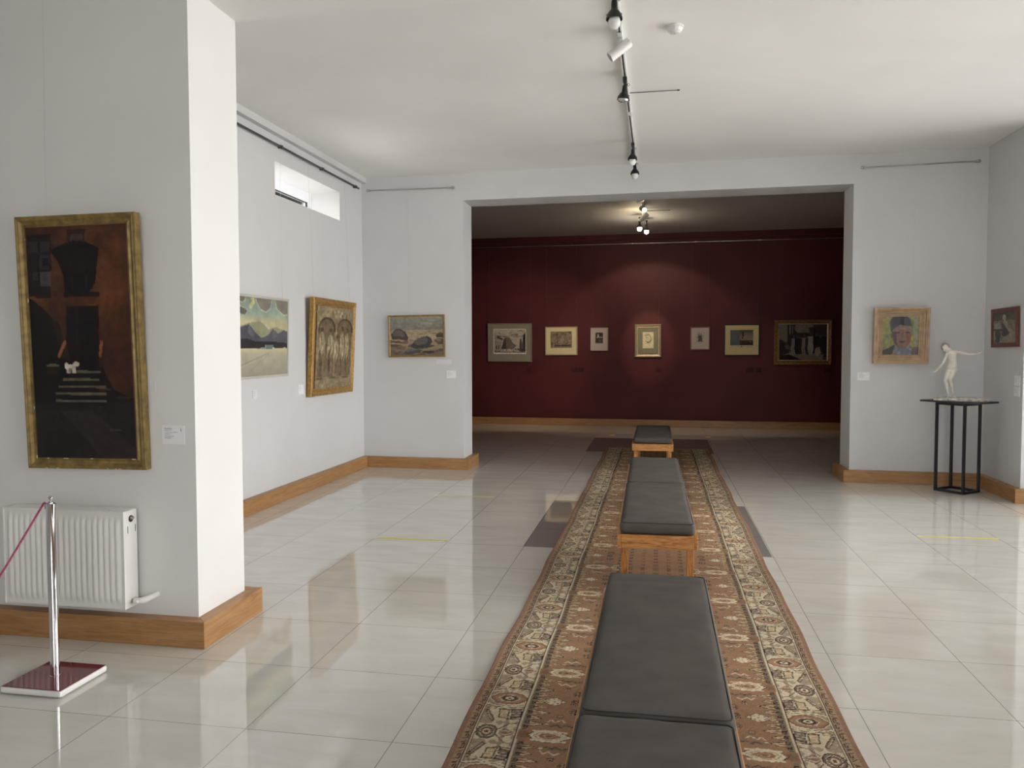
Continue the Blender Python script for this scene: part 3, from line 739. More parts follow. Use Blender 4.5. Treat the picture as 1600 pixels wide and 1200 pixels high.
# --- dark painting on the pier
def art_dark():
    A = Art(110, 240, (78, 38, 18), 2)
    P = lambda x, y: ((x - 38 - 22.5 * (y - 354) / 364) / (167 - 8 * (y - 354) / 364), (y - 354) / 364)
    R = lambda x0, y0, x1, y1: [P(x0, y0), P(x1, y0), P(x1, y1), P(x0, y1)]
    A.vgrad(0, .62, [(0, (92, 48, 24)), (.5, (110, 56, 24)), (1, (66, 28, 16))]); A.mottle(.30, 6, 10, 3)
    A.put(np.clip(1.2 * A.fbm(3, 5, 4, 9) + .25, 0, 1) * (A.V < .75), (50, 22, 14), .9)
    A.poly(R(38, 354, 90, 366), (74, 34, 18)); A.poly(R(40, 366, 82, 372), (22, 12, 12))
    A.poly(R(42, 371, 82, 462), (30, 18, 22))
    for (a, b, c, d_) in ((44, 376, 60, 394), (64, 376, 80, 394), (63, 398, 80, 420), (52, 424, 62, 438), (64, 424, 82, 444)): A.poly(R(a, b, c, d_), (58, 44, 52), .8)
    A.poly(R(64, 424, 82, 446), (92, 80, 86), .75); A.poly(R(68, 402, 78, 414), (16, 10, 14))
    A.line([P(61, 374), P(63, 460)], .012, (24, 12, 16), asp=2.2); A.line([P(43, 396), P(82, 396)], .010, (44, 28, 30), asp=2.2); A.line([P(50, 422), P(82, 422)], .010, (40, 20, 20), asp=2.2)
    A.poly(R(56, 455, 82, 464), (34, 12, 12))
    A.poly(R(108, 360, 138, 378), (56, 26, 16)); A.poly(R(114, 367, 134, 378), (74, 56, 58), .8)
    # awning and its shadow
    A.poly([P(80, 391), P(100, 382), P(118, 377), P(140, 380), P(161, 390), P(158, 412), P(155, 440), P(150, 452), P(104, 458), P(103, 432), P(94, 410)], (16, 12, 10), .96)
    A.poly([P(80, 391), P(118, 377), P(161, 390), P(128, 390)], (8, 9, 8)); A.poly([P(104, 404), P(134, 400), P(138, 428), P(106, 430)], (34, 14, 12), .7)
    A.poly(R(110, 428, 146, 457), (14, 16, 18)); A.line([P(118, 434), P(117, 454)], .014, (40, 40, 44), .7, 2.2); A.line([P(139, 434), P(140, 452)], .012, (36, 36, 40), .7, 2.2)
    A.poly(R(103, 457, 161, 464), (26, 10, 10)); A.poly(R(110, 463, 155, 476), (86, 36, 20), .8)
    A.poly(R(107, 478, 160, 580), (24, 10, 10)); A.poly(R(113, 484, 122, 524), (10, 9, 10)); A.poly(R(127, 484, 153, 524), (9, 10, 12)); A.poly(R(130, 530, 154, 578), (15, 9, 10))
    A.line([P(124, 482), P(125, 575)], .014, (44, 18, 18), .8, 2.2); A.line([P(114, 500), P(154, 500)], .006, (38, 20, 20), .8, 2.2)
    # dark creeper at left and shadow mass below
    A.poly([P(42, 462), P(56, 470), (.30, .42), (.36, .60), (.34, .80), (0, .82)], (12, 10, 10), .93)
    A.poly([(.20, .34), (.30, .36), (.38, .58), (.30, .56)], (70, 40, 22), .45)
    A.poly([(.60, .62), (.70, .60), (.80, .70), (1.0, .74), (1.0, .80), (.30, .82), (.34, .62)], (15, 10, 10), .95)
    A.poly([(.80, .44), (1, .44), (1, .70), (.84, .66)], (80, 34, 16), .6)
    A.rect(0, .76, 1, 1, (34, 27, 25)); A.put(np.clip(2.2 * A.fbm(7, 12, 4, 21) + .5, 0, 1) * (A.V > .755), (22, 19, 20), .8)
    A.poly([(.25, .79), (.58, .79), (1.0, .96), (1.0, 1.0), (.66, 1.0), (.48, .90)], (58, 44, 36), .65)
    A.poly([(0, .80), (.22, .79), (.3, .86), (0, .90)], (40, 34, 34), .6)
    for k, (y, a, b) in enumerate(((581, 107, 162), (593, 102, 160), (604.5, 94, 171), (615.5, 90, 172), (627, 90, 172))):
        A.poly([P(a, y - 2.4), P(b, y - 1.4), P(b, y + 2.2), P(a, y + 1.4)], (106, 94, 78), .95); A.poly(R(a, y + 2.4, b, y + 8), (16, 11, 11), .9)
    A.line([P(105, 534), P(95, 556)], .030, (168, 92, 52), 1, 2.2); A.line([P(164, 534), P(162, 556)], .028, (160, 84, 48), 1, 2.2)
    A.ell(*P(85, 571), .066, .008, (104, 92, 80)); A.poly(R(75, 572, 95, 585), (38, 18, 16))
    A.ell(*P(114, 574), .055, .014, (222, 210, 188)); A.ell(*P(123, 569), .030, .011, (226, 214, 192)); A.ell(*P(107, 570), .020, .009, (214, 202, 180))
    for x in (109, 113, 118, 121): A.line([P(x, 574), P(x, 582)], .016, (208, 196, 174), 1, 2.2)
    A.ell(*P(114, 577), .018, .006, (120, 86, 70), .6)
    A.ell(.80, .875, .06, .004, (96, 88, 84), .6); A.ell(.72, .70, .06, .006, (92, 56, 48), .7); A.ell(.90, .735, .08, .006, (80, 40, 36), .6)
    A.mottle(.22, 22, 44, 5, 3); A.a = np.clip(A.a * .92, 3, 255)
    return A
goldprof = [(0, .042), (0, .002), (.006, 0), (.014, .004), (.019, .002), (.024, .007), (.030, .013), (.040, .016), (.048, .010), (.053, .010), (.055, .013), (.055, .042)]
picture('framed_painting', 'tall dark painting of a doorway and steps with white dog, above the radiator', 'pier', -2.855, .878, .676, 1.28, .026, .010, .044, goldprof, M['gold'], art_dark(), M['paint'], wires=(-.19, ), wtop=3.55, chips=5)

# --- snow landscape on the left wall
def art_snow():
    A = Art(110, 90, (120, 120, 92), 3)
    A.vgrad(0, .50, [(0, (138, 146, 126)), (.35, (146, 170, 158)), (.6, (196, 188, 142)), (1, (208, 194, 146))]); A.mottle(.12, 4, 5, 4)
    def cloud(pts, c=(134, 128, 116), rim=(214, 208, 164)):
        cx = sum(p[0] for p in pts) / len(pts); cy = sum(p[1] for p in pts) / len(pts)
        A.poly([(cx + (x - cx) * 1.08, cy + (y - cy) * 1.16) for x, y in pts], rim, .7); A.poly(pts, c)
    cloud([(.36, -.05), (.68, -.05), (.64, .12), (.56, .17), (.46, .14), (.38, .05)]); cloud([(.72, -.05), (1.05, -.05), (1.05, .17), (.92, .19), (.78, .12)])
    cloud([(-.05, .14), (.10, .13), (.22, .17), (.18, .22), (-.05, .21)], (104, 104, 98)); cloud([(-.05, -.05), (.2, -.05), (.16, .06), (-.05, .08)], (118, 114, 96))
    A.line([(.30, -.02), (.32, .06), (.27, .12)], .05, (208, 206, 128), .8)
    A.poly([(.0, .40), (.25, .32), (.45, .30), (.62, .40), (.75, .36), (1, .42), (1, .5), (0, .5)], (142, 144, 112), .8)
    A.poly([(-.05, .46), (.10, .38), (.24, .34), (.36, .44), (.48, .52), (.48, .62), (-.05, .62)], (86, 84, 98)); A.poly([(.40, .55), (.60, .47), (.70, .39), (.80, .45), (.92, .40), (1.05, .43), (1.05, .64), (.4, .64)], (96, 94, 106))
    A.poly([(.24, .34), (.36, .46), (.30, .50), (.22, .44)], (104, 102, 112)); A.poly([(.70, .39), (.78, .48), (.68, .52)], (120, 112, 112), .6)
    A.poly([(-.05, .54), (.2, .52), (.4, .56), (.62, .55), (1.05, .58), (1.05, .66), (-.05, .66)], (56, 50, 54)); A.mottle(.1, 14, 12, 6)
    A.vgrad(.65, 1.0, [(0, (206, 198, 146)), (.2, (184, 178, 148)), (1, (160, 156, 136))])
    A.rect(.55, .60, .70, .655, (158, 158, 160)); A.rect(.56, .605, .69, .655, (108, 124, 122)); A.rect(.46, .635, .56, .655, (150, 150, 158)); A.ell(.71, .645, .02, .015, (206, 206, 196)); A.ell(.94, .645, .03, .01, (190, 186, 178)); A.ell(.42, .648, .03, .008, (150, 146, 150))
    A.line([(.0, .88), (.3, .80), (.6, .71)], .014, (132, 134, 128), .6); A.line([(.20, .98), (.42, .84), (.62, .72)], .008, (140, 140, 132), .6); A.line([(.0, .92), (.35, .80)], .008, (196, 190, 166), .7)
    A.mottle(.06, 10, 10, 8); A.a *= .96; return A
flat = [(0, .022), (0, .001), (.004, 0), (.022, 0), (.024, .003), (.024, .022)]
picture('framed_painting', 'snow landscape with grey mountains and white house, thin pale frame, left wall', 'left', 6.90, 1.215, 1.04, .762, .024, .004, .026, flat, M['palefr'], art_snow(), M['paintmatt'], wires=(.42,), wtop=3.434)

# --- golden relief
def art_relief():
    A = Art(96, 110, (146, 126, 90), 6)
    h = np.zeros(A.U.shape); A.mottle(.2, 8, 9, 11)
    def bump(cx, cy, rx, ry, amt, c=None, a=.6):
        nonlocal h
        d = np.clip(1 - ((A.U - cx) / rx) ** 2 - ((A.V - cy) / ry) ** 2, 0, 1) ** .6; h += amt * d
        if c is not None: A.put(np.clip(d * 1.4, 0, 1), c, a)
    for cx in (.27, .76):                                     # two arches
        m = ((np.abs(A.U - cx) < .21) & (A.V > .28) & (A.V < .86)) | (((A.U - cx) / .21) ** 2 + ((A.V - .29) / .145) ** 2 < 1)
        A.put(m.astype(float), (108, 88, 58), .75); h -= .004 * m
        rim = np.abs(np.sqrt(((A.U - cx) / .21) ** 2 + ((A.V - .29) / .145) ** 2) - 1) < .09
        A.put((rim & (A.V < .31)).astype(float), (70, 54, 34), .9); h += .004 * (rim & (A.V < .31))
    for (cx, cy) in ((.14, .28), (.37, .29), (.56, .37), (.70, .27), (.86, .29)):
        bump(cx, cy, .048, .034, .014, (84, 62, 38), .8)
    for (cx, w, y0, y1) in ((.15, .085, .31, .60), (.38, .085, .34, .60), (.54, .07, .42, .66), (.70, .06, .31, .66), (.84, .055, .31, .64)):
        bump(cx, (y0 + y1) / 2, w, (y1 - y0) / 2, .016, (188, 168, 130), .8)
        for q in range(5):
            x = cx - w * .7 + q * w * .35; A.line([(x, y0 + .04), (x + .01 * (q - 2), y1 + .02)], .010, (88, 66, 42) if q % 2 else (206, 190, 152), .6)
        A.line([(cx - w * .6, y0 + .06), (cx - w * .2, y0 + .16), (cx + w * .5, y0 + .12)], .016, (112, 90, 62), .5)
        bump(cx - .03, y1 + .10, w * .30, .13, .010, (88, 66, 42), .7); bump(cx + .04, y1 + .10, w * .26, .13, .009, (150, 128, 92), .4)
    for (cx, cy) in ((.45, .07), (.55, .05), (.66, .07), (.50, .12), (.62, .11)): bump(cx, cy, .03, .025, .008, (196, 178, 138), .7)
    for (cx, cy, rx) in ((.12, .885, .09), (.45, .88, .10), (.80, .885, .10)):
        bump(cx, cy, rx, .014, .006, (84, 66, 46), .9)
    A.line([(.36, .52), (.33, .70), (.36, .82)], .02, (74, 54, 34), .8); A.line([(.10, .55), (.16, .70), (.12, .84)], .02, (76, 56, 36), .8)
    A.mottle(.28, 24, 26, 12, 3); h += .006 * A.fbm(26, 28, 3, 13) + .004 * A.fbm(9, 9, 2, 3)
    A.a *= 1.0; return A, h
ar, hr = art_relief(); hr = hr - hr.min()
prof2 = [(0, .050), (0, .004), (.006, 0), (.018, .002), (.026, .008), (.036, .004), (.044, .006), (.060, .016), (.072, .018), (.080, .014), (.085, .018), (.085, .050)]
picture('framed_relief', 'golden brown relief of standing figures under two arches, in a deep gilt frame', 'left', 8.452, .976, 1.184, 1.057, .050, -.002, .058, prof2, M['gold2'], ar, M['relief'], wires=(-.5, .5), wtop=3.434, chips=9, relief=hr, cat='relief')

# --- coast with boulders
def art_coast():
    A = Art(100, 74, (150, 138, 118), 7)
    A.vgrad(0, .36, [(0, (158, 146, 122)), (.4, (132, 132, 124)), (1, (128, 122, 110))]); A.put(np.clip(3 * A.fbm(4, 10, 4, 2), 0, 1) * (A.V < .34), (186, 170, 138), .7)
    A.vgrad(.34, 1, [(0, (160, 142, 112)), (.3, (178, 152, 118)), (1, (120, 98, 76))]); A.mottle(.1, 5, 16, 3)
    def rock(pts, c, hi):
        A.poly(pts, c); cx = sum(p[0] for p in pts) / len(pts); cy = sum(p[1] for p in pts) / len(pts)
        A.poly([(cx + (x - cx) * .7 - .02, cy + (y - cy) * .6 - .04) for x, y in pts], hi, .7)
    for k in range(26):
        x, y = A.rng.rand(), .6 + .38 * A.rng.rand(); rx = .05 + .07 * A.rng.rand(); c = np.array((70, 58, 52)) + A.rng.rand() * np.array((60, 50, 40))
        A.ell(x if y > .72 else (x * .3 if k % 2 else .82 + x * .2), y, rx, .022 + .02 * A.rng.rand(), c)
    rock([(.02, .46), (.10, .32), (.20, .31), (.30, .40), (.35, .54), (.33, .62), (.18, .58), (.04, .58)], (76, 68, 64), (116, 106, 100))
    rock([(.40, .74), (.46, .62), (.60, .53), (.70, .50), (.78, .56), (.79, .66), (.72, .80), (.58, .83), (.44, .82)], (66, 60, 58), (108, 99, 93))
    rock([(.25, .94), (.32, .84), (.48, .82), (.62, .86), (.50, .93), (.32, .98)], (76, 74, 74), (110, 108, 104)); rock([(.84, .62), (.90, .55), (1.0, .58), (1, .72), (.9, .72)], (90, 76, 62), (128, 112, 92))
    rock([(.86, .48), (.95, .42), (1.02, .44), (1.02, .55), (.88, .54)], (72, 56, 44), (98, 80, 62)); rock([(.05, .95), (.12, .86), (.22, .90), (.16, .98)], (100, 88, 76), (140, 124, 104))
    for (x, y, l) in ((.36, .40, .03), (.72, .38, .04), (.80, .43, .07), (.50, .56, .12), (.36, .59, .08), (.56, .45, .06)): A.rect(x, y, x + l, y + .012, (70, 58, 48), .8)
    A.mottle(.14, 24, 20, 4, 3); return A
thin = [(0, .028), (0, .001), (.004, 0), (.014, .001), (.020, .006), (.022, .010), (.022, .028)]
picture('framed_painting', 'small seascape with dark boulders, narrow gold frame, left of the opening', 'part', -3.247, 1.382, .730, .520, .013, .010, .032, thin, M['goldthin'], art_coast(), M['paint'], wires=(-.1,), wtop=3.44)

# --- portrait in a wide tan frame
def art_portrait():
    A = Art(80, 80, (150, 150, 80), 8)
    A.put(np.clip(2.5 * A.fbm(7, 4, 3, 5) + .5, 0, 1), (196, 196, 96), .9); A.put(np.clip(3 * A.fbm(6, 5, 3, 15), 0, 1), (96, 128, 86), .9); A.put(np.clip(3 * A.fbm(12, 4, 3, 25) - .3, 0, 1), (214, 214, 168), .8)
    A.poly([(.82, .02), (.97, .02), (.97, .75), (.84, .72)], (178, 180, 130), .7); A.poly([(.02, .08), (.16, .04), (.18, .3), (.02, .34)], (206, 196, 84), .7)
    A.poly([(-.02, .90), (.16, .82), (.34, .72), (.40, 1.02), (-.02, 1.02)], (62, 54, 52)); A.poly([(.78, .80), (1.02, .78), (1.02, 1.02), (.7, 1.02)], (124, 100, 96)); A.poly([(.0, .90), (.12, .86), (.26, 1.0), (.0, 1.0)], (84, 70, 64), .7)
    A.poly([(.34, .76), (.56, .80), (.80, .76), (.82, 1.02), (.30, 1.02)], (128, 134, 146)); A.put(A.pmask([(.34, .76), (.8, .76), (.8, 1), (.3, 1)]) * np.clip(4 * A.fbm(12, 12, 2, 4), 0, 1), (186, 190, 198), .8)
    A.poly([(.24, 1.02), (.36, .80), (.40, .84), (.34, 1.02)], (178, 148, 118), .8)
    A.poly([(.26, .32), (.36, .26), (.66, .24), (.78, .34), (.79, .50), (.76, .68), (.70, .78), (.58, .84), (.46, .82), (.34, .70), (.27, .54)], (168, 120, 108))
    A.poly([(.26, .40), (.38, .40), (.40, .66), (.46, .80), (.34, .70)], (92, 58, 56), .85); A.poly([(.64, .42), (.78, .42), (.77, .66), (.68, .76)], (160, 84, 66), .85)
    A.ell(.55, .32, .12, .05, (214, 172, 148), .7, .6); A.poly([(.54, .36), (.60, .36), (.63, .56), (.52, .57)], (170, 112, 94), .9); A.rect(.36, .40, .48, .44, (70, 46, 48)); A.rect(.64, .40, .74, .44, (70, 42, 44)); A.poly([(.46, .64), (.66, .63), (.62, .67), (.5, .68)], (112, 58, 56)); A.ell(.26, .5, .025, .06, (136, 78, 70))
    A.poly([(.20, .14), (.26, .04), (.40, -.02), (.64, -.02), (.74, .08), (.79, .26), (.70, .26), (.50, .22), (.34, .30), (.24, .42), (.22, .30)], (66, 62, 74)); A.poly([(.26, .04), (.40, .0), (.42, .2), (.24, .26)], (44, 42, 54), .8)
    A.poly([(.78, .52), (.84, .5), (.83, .64), (.78, .62)], (226, 206, 60), .8)
    A.mottle(.16, 16, 16, 9, 3); A.a *= .95; return A
wide = [(0, .066), (0, .004), (.005, 0), (.018, .001), (.020, .012), (.024, .013), (.026, .007), (.034, .008), (.040, .030), (.058, .038), (.060, .046), (.064, .046), (.066, .036), (.076, .034), (.080, .042), (.084, .044), (.086, .036), (.094, .038), (.098, .048), (.098, .066)]
def picture_deep(): 
    m, n = wall_frame('part', 2.289, 1.314, .074, .056, 0.0)
    r = empty('framed_painting', mat=m); tag(r, 'portrait of a man in dark cap, wide tan frame, left of the statue', 'picture')
    W, H = .557, .608; mb = MB(); ring(mb, W, H, wide); mb.build('frame', M['tanfr'], r, merge=True)
    art_mesh('painted_canvas', art_portrait(), W - .196 + .012, H - .196 + .012, M['paint'], r, 0, .098 - .006, .052)
    MB().box(-.19, .19, .056, .064, .092, H - .092).build('backing_board', M['brownfr'], r)
    MB().box(-.184, .184, .046, .0475, .095, H - .095).build('glass_pane', M['glass'], r)
    mi_ = m.inverted()
    for u in (.12,):
        t = m @ Vector((u, .06, H - .02)); MB().tube([mi_ @ t, mi_ @ Vector((t.x, YP(t.x) - .012, 3.44))], .0009, 5).build('hanging_wire', M['wire'], r)
picture_deep()

# --- small picture on the right stub wall
def art_small():
    A = Art(70, 54, (120, 110, 92), 12); A.mottle(.3, 6, 6, 2)
    A.rect(0, 0, 1, .25, (66, 60, 50), .7); A.ell(.5, .18, .07, .12, (168, 158, 138)); A.poly([(.45, .25), (.62, .3), (.9, .72), (.75, .78), (.5, .5)], (150, 138, 122)); A.poly([(.38, .3), (.5, .4), (.75, .7), (.66, .74), (.4, .5)], (64, 52, 50))
    A.rect(.05, .34, .36, .55, (146, 140, 130), .8); A.ell(.22, .72, .13, .16, (58, 52, 50)); A.ell(.52, .66, .14, .14, (52, 48, 48)); A.ell(.78, .4, .16, .14, (120, 116, 80), .7); A.rect(.02, .54, .4, .6, (48, 42, 42)); A.ell(.7, .9, .3, .14, (150, 138, 116), .7); A.ell(.2, .92, .1, .08, (50, 46, 44)); A.ell(.9, .6, .1, .2, (150, 118, 96), .6)
    A.mottle(.2, 18, 14, 5, 3); return A
rwp = [(0, .024), (0, .001), (.003, 0), (.040, .002), (.046, .006), (.046, .024)]
picture('framed_painting', 'small greyish picture in a plain reddish brown frame, right edge of photo', 'right', -8.762, 1.494, .612, .392, .017, .008, .028, rwp, M['redwood'], art_small(), M['paint'], wires=(), glazed=False)

# --- seven prints on the red wall
def engraving(seed, kind, w=90, h=70):
    A = Art(w, h, (226, 212, 190), seed); R = A.rng
    if kind == 'city':
        A.rect(0, 0, 1, 1, (232, 220, 200)); i = (.03, .04, .97, .94)
        A.rect(*i, (200, 184, 162)); A.put(np.clip(4 * A.fbm(5, 12, 4, 3), 0, 1) * (A.V < .45) * (A.U > .03) * (A.U < .97) * (A.V > .04), (110, 98, 88), .85)
        A.poly([(.03, .26), (.28, .42), (.24, .92), (.03, .92)], (170, 156, 138)); A.poly([(.12, .28), (.30, .40), (.29, .46), (.12, .38)], (84, 72, 64))
        A.poly([(.24, .80), (.32, .42), (.38, .33), (.50, .35), (.60, .58), (.70, .66), (.60, .80)], (128, 112, 98)); A.poly([(.24, .80), (.32, .42), (.38, .36), (.40, .80)], (82, 72, 66))
        A.poly([(.78, .90), (.80, .42), (.84, .38), (.88, .60), (.90, .25), (.97, .14), (.97, .90)], (96, 84, 76)); A.poly([(.90, .30), (.97, .16), (.97, .88), (.93, .88)], (48, 42, 40))
        for y in (.38, .52, .64): A.line([(.05, y - .02), (.22, y + .02)], .012, (90, 78, 70), .8)
        for x in (.08, .15): A.rect(x, .66, x + .03, .8, (62, 54, 50))
        A.put(np.clip(3 * A.fbm(20, 10, 3, 8), 0, 1) * (A.V > .76) * (A.V < .93) * (A.U > .03) * (A.U < .97), (70, 60, 54), .9); A.rect(.03, .91, .97, .935, (80, 70, 64)); A.ell(.40, .84, .012, .03, (30, 26, 26))
        for k in range(30): x, y = R.rand() * .9 + .05, .5 + R.rand() * .3; A.rect(x, y, x + .01, y + .03, (88, 76, 68), .6)
    elif kind == 'grove':
        A.rect(0, 0, 1, 1, (142, 118, 92)); A.put(np.clip(3 * A.fbm(9, 8, 4, 4), 0, 1), (196, 172, 136), .8); A.put(np.clip(3 * A.fbm(12, 10, 4, 9), 0, 1), (84, 66, 54), .8)
        A.ell(.55, .5, .12, .25, (178, 156, 124), .5, .7); A.rect(.2, .82, .9, .9, (70, 54, 46), .7); A.line([(.3, .1), (.34, .8)], .03, (84, 66, 52), .7)
    elif kind == 'dark':
        A.rect(0, 0, 1, 1, (84, 72, 66)); A.put(np.clip(3 * A.fbm(6, 8, 3, 4), 0, 1), (40, 34, 34), .9); A.poly([(.25, .45), (.34, .12), (.44, .2), (.46, .45)], (214, 200, 186)); A.line([(.2, .48), (.5, .42), (.9, .46)], .06, (186, 170, 158)); A.ell(.6, .75, .08, .04, (150, 136, 124)); A.rect(0, .9, 1, 1, (110, 98, 88))
    elif kind == 'sketch':
        A.rect(0, 0, 1, 1, (234, 214, 166)); A.mottle(.04, 5, 5, 3); ln = (132, 104, 72)
        for k in range(3):
            a = np.linspace(-2.6, 2.0, 14) + k * .1; A.line([(.5 + (.28 - .03 * k) * math.cos(t), .40 + (.27 - .03 * k) * math.sin(t)) for t in a], .018, ln, .8)
        A.line([(.22, .2), (.3, .12), (.4, .12)], .02, ln); A.line([(.5, .3), (.56, .45), (.48, .5)], .018, ln); A.line([(.3, .55), (.45, .62), (.7, .58), (.76, .48)], .03, (90, 68, 48)); A.line([(.9, .35), (.74, .6), (.6, .68), (.3, .7)], .016, ln, .7); A.line([(.3, .35), (.42, .34)], .025, (90, 68, 48)); A.line([(.35, .75), (.25, .62)], .016, ln, .7)
    elif kind == 'pair':
        A.rect(0, 0, 1, 1, (196, 184, 164))
        for cx in (.38, .60):
            A.ell(cx, .22, .05, .06, (70, 62, 56)); A.poly([(cx - .1, .32), (cx + .1, .32), (cx + .13, .9), (cx - .13, .9)], (104, 94, 84)); A.line([(cx - .1, .4), (cx - .2, .6)], .05, (96, 86, 78))
        A.put(np.clip(3 * A.fbm(9, 12, 3, 7), 0, 1), (60, 54, 50), .7 * 1.0); A.rect(.1, .86, .9, .92, (90, 82, 74)); A.line([(.7, .35), (.92, .42)], .03, (80, 72, 66))
    elif kind == 'sea':
        A.rect(0, 0, 1, .86, (112, 98, 84)); A.vgrad(0, .86, [(0, (84, 74, 66)), (.4, (136, 118, 96)), (.66, (150, 130, 104)), (.68, (84, 68, 58)), (1, (44, 34, 34))]); A.mottle(.2, 8, 12, 4)
        A.rect(0, 0, .42, .86, (96, 104, 108), .9); A.poly([(.52, .1), (.58, .12), (.60, .36), (.52, .36)], (40, 32, 32)); A.rect(.5, .4, .57, .48, (50, 40, 38)); A.ell(.86, .66, .02, .02, (210, 180, 110)); A.ell(.56, .72, .03, .06, (40, 30, 30)); A.rect(0, .86, 1, 1, (196, 180, 150)); A.ell(.5, .93, .03, .04, (120, 106, 90))
    elif kind == 'crowd':
        A.rect(0, 0, 1, 1, (84, 72, 70)); A.poly([(.0, 0), (.22, .0), (.22, .3), (.16, .5), (0, .4)], (132, 120, 112)); A.rect(.17, 0, .36, .62, (58, 48, 50)); A.rect(.21, .03, .24, .28, (150, 140, 134)); A.rect(.27, .04, .29, .26, (140, 130, 124))
        A.put((((A.U - .52) / .2) ** 2 + ((A.V - .1) / .18) ** 2 < 1).astype(float), (146, 132, 124), .8); A.poly([(.62, .1), (.8, .04), (1, .0), (1, .3), (.64, .24)], (70, 58, 54)); A.line([(.73, .12), (.74, .4)], .03, (40, 32, 32)); A.rect(.34, .24, .68, .34, (66, 54, 52))
        A.rect(.68, .34, 1, .92, (44, 36, 38)); A.poly([(.12, .74), (.5, .8), (.95, .84), (.9, 1), (.4, .98), (.1, .9)], (136, 118, 108)); A.poly([(0, .40), (.18, .6), (.22, .8), (0, .9)], (52, 42, 42)); A.poly([(0, .9), (.2, .84), (.5, 1), (0, 1)], (34, 28, 30))
        for (cx, c, y0) in ((.31, (150, 138, 130), .40), (.38, (40, 34, 38), .40), (.45, (62, 50, 52), .42), (.53, (152, 140, 132), .38), (.60, (70, 54, 56), .4), (.66, (182, 168, 156), .34), (.78, (40, 32, 36), .36), (.86, (52, 44, 46), .4)):
            A.poly([(cx - .045, y0), (cx + .045, y0), (cx + .06, .70), (cx + .03, .84), (cx - .03, .84), (cx - .06, .70)], c); A.ell(cx, y0 - .05, .022, .035, (96, 80, 74)); A.line([(cx - .015, .68), (cx - .015, .84)], .012, (40, 32, 34), .7)
        A.poly([(.76, .66), (.85, .63), (.88, .8), (.82, .9), (.74, .86)], (170, 154, 144)); A.poly([(.12, .60), (.20, .56), (.22, .7), (.14, .7)], (104, 88, 80)); A.ell(.87, .95, .03, .03, (150, 136, 128))
    A.mottle(.12, 26, 22, 7, 2); return A
slim = lambda w: [(0, .022), (0, .001), (.003, 0), (w - .004, .001), (w, .004), (w, .022)]
g7 = 'framed works on the burgundy wall'
picture('framed_print', 'large engraving of ruined buildings, wide grey mount, leftmost on burgundy wall', 'back', -3.234, 1.226, .881, .752, .031, -.005, .026, slim(.022), M['silver'], engraving(31, 'city', 100, 76), M['ink'], wires=(-.41, .41), wtop=3.455, mount=((.09, .085, .09, .13), M['matgrey']), group=g7)
picture('framed_print', 'brownish woodland print with broad cream mount, second from left on burgundy wall', 'back', -2.215, 1.354, .626, .552, .004, .006, .026, slim(.022), M['champ'], engraving(32, 'grove'), M['ink'], wires=(-.29, .29), wtop=3.455, mount=((.08, .07, .085, .12), M['matcream']), group=g7)
picture('framed_print', 'small dark print in pale pinkish mount, third from left on burgundy wall', 'back', -1.483, 1.441, .335, .440, .011, -.001, .026, slim(.014), M['champ'], engraving(33, 'dark', 60, 80), M['ink'], wires=(-.14, .14), wtop=3.455, mount=((.078, .08, .085, .125), M['matpink']), group=g7)
deep = [(0, .048), (0, .012), (.004, .006), (.022, .010), (.040, .022), (.046, .014), (.056, .004), (.062, .006), (.062, .048)]
deepd = [(0, .046), (0, .016), (.006, .006), (.014, 0), (.022, .002), (.032, .016), (.044, .020), (.050, .014), (.060, .014), (.068, .022), (.070, .046)]
picture('framed_drawing', 'line drawing in a thick silvery frame lit by the beam, middle of burgundy wall', 'back', -.563, 1.316, .499, .622, .035, .002, .048, deepd, M['champ'], engraving(34, 'sketch', 60, 80), M['ink'], wires=(.2,), wtop=3.455, mount=((.08, .075, .075, .10), M['matgreen']), group=g7)
picture('framed_print', 'small print of two figures, pale mount, just right of the spotlit drawing', 'back', .393, 1.450, .363, .434, .043, .004, .026, slim(.022), M['brownfr'], engraving(35, 'pair', 60, 70), M['ink'], wires=(-.15, .15), wtop=3.455, mount=((.09, .08, .08, .125), M['matpink']), group=g7)
picture('framed_print', 'seascape print with cream mount in a black frame on the burgundy wall', 'back', 1.144, 1.343, .638, .586, .020, .002, .026, slim(.022), M['blackfr'], engraving(36, 'sea'), M['ink'], wires=(.28,), wtop=3.455, mount=((.09, .085, .095, .13), M['matyel']), group=g7)
orn = [(0, .044), (0, .006), (.010, 0), (.030, .004), (.050, .012), (.060, .006), (.066, .008), (.068, .016), (.068, .044)]
picture('framed_print', 'dark crowd scene in heavy gilt brown frame, rightmost on the burgundy wall', 'back', 2.213, 1.186, .992, .814, .010, .001, .046, orn, M['ornate'], engraving(37, 'crowd', 100, 76), M['ink'], wires=(), liner=(.020, M['champ']), group=g7)

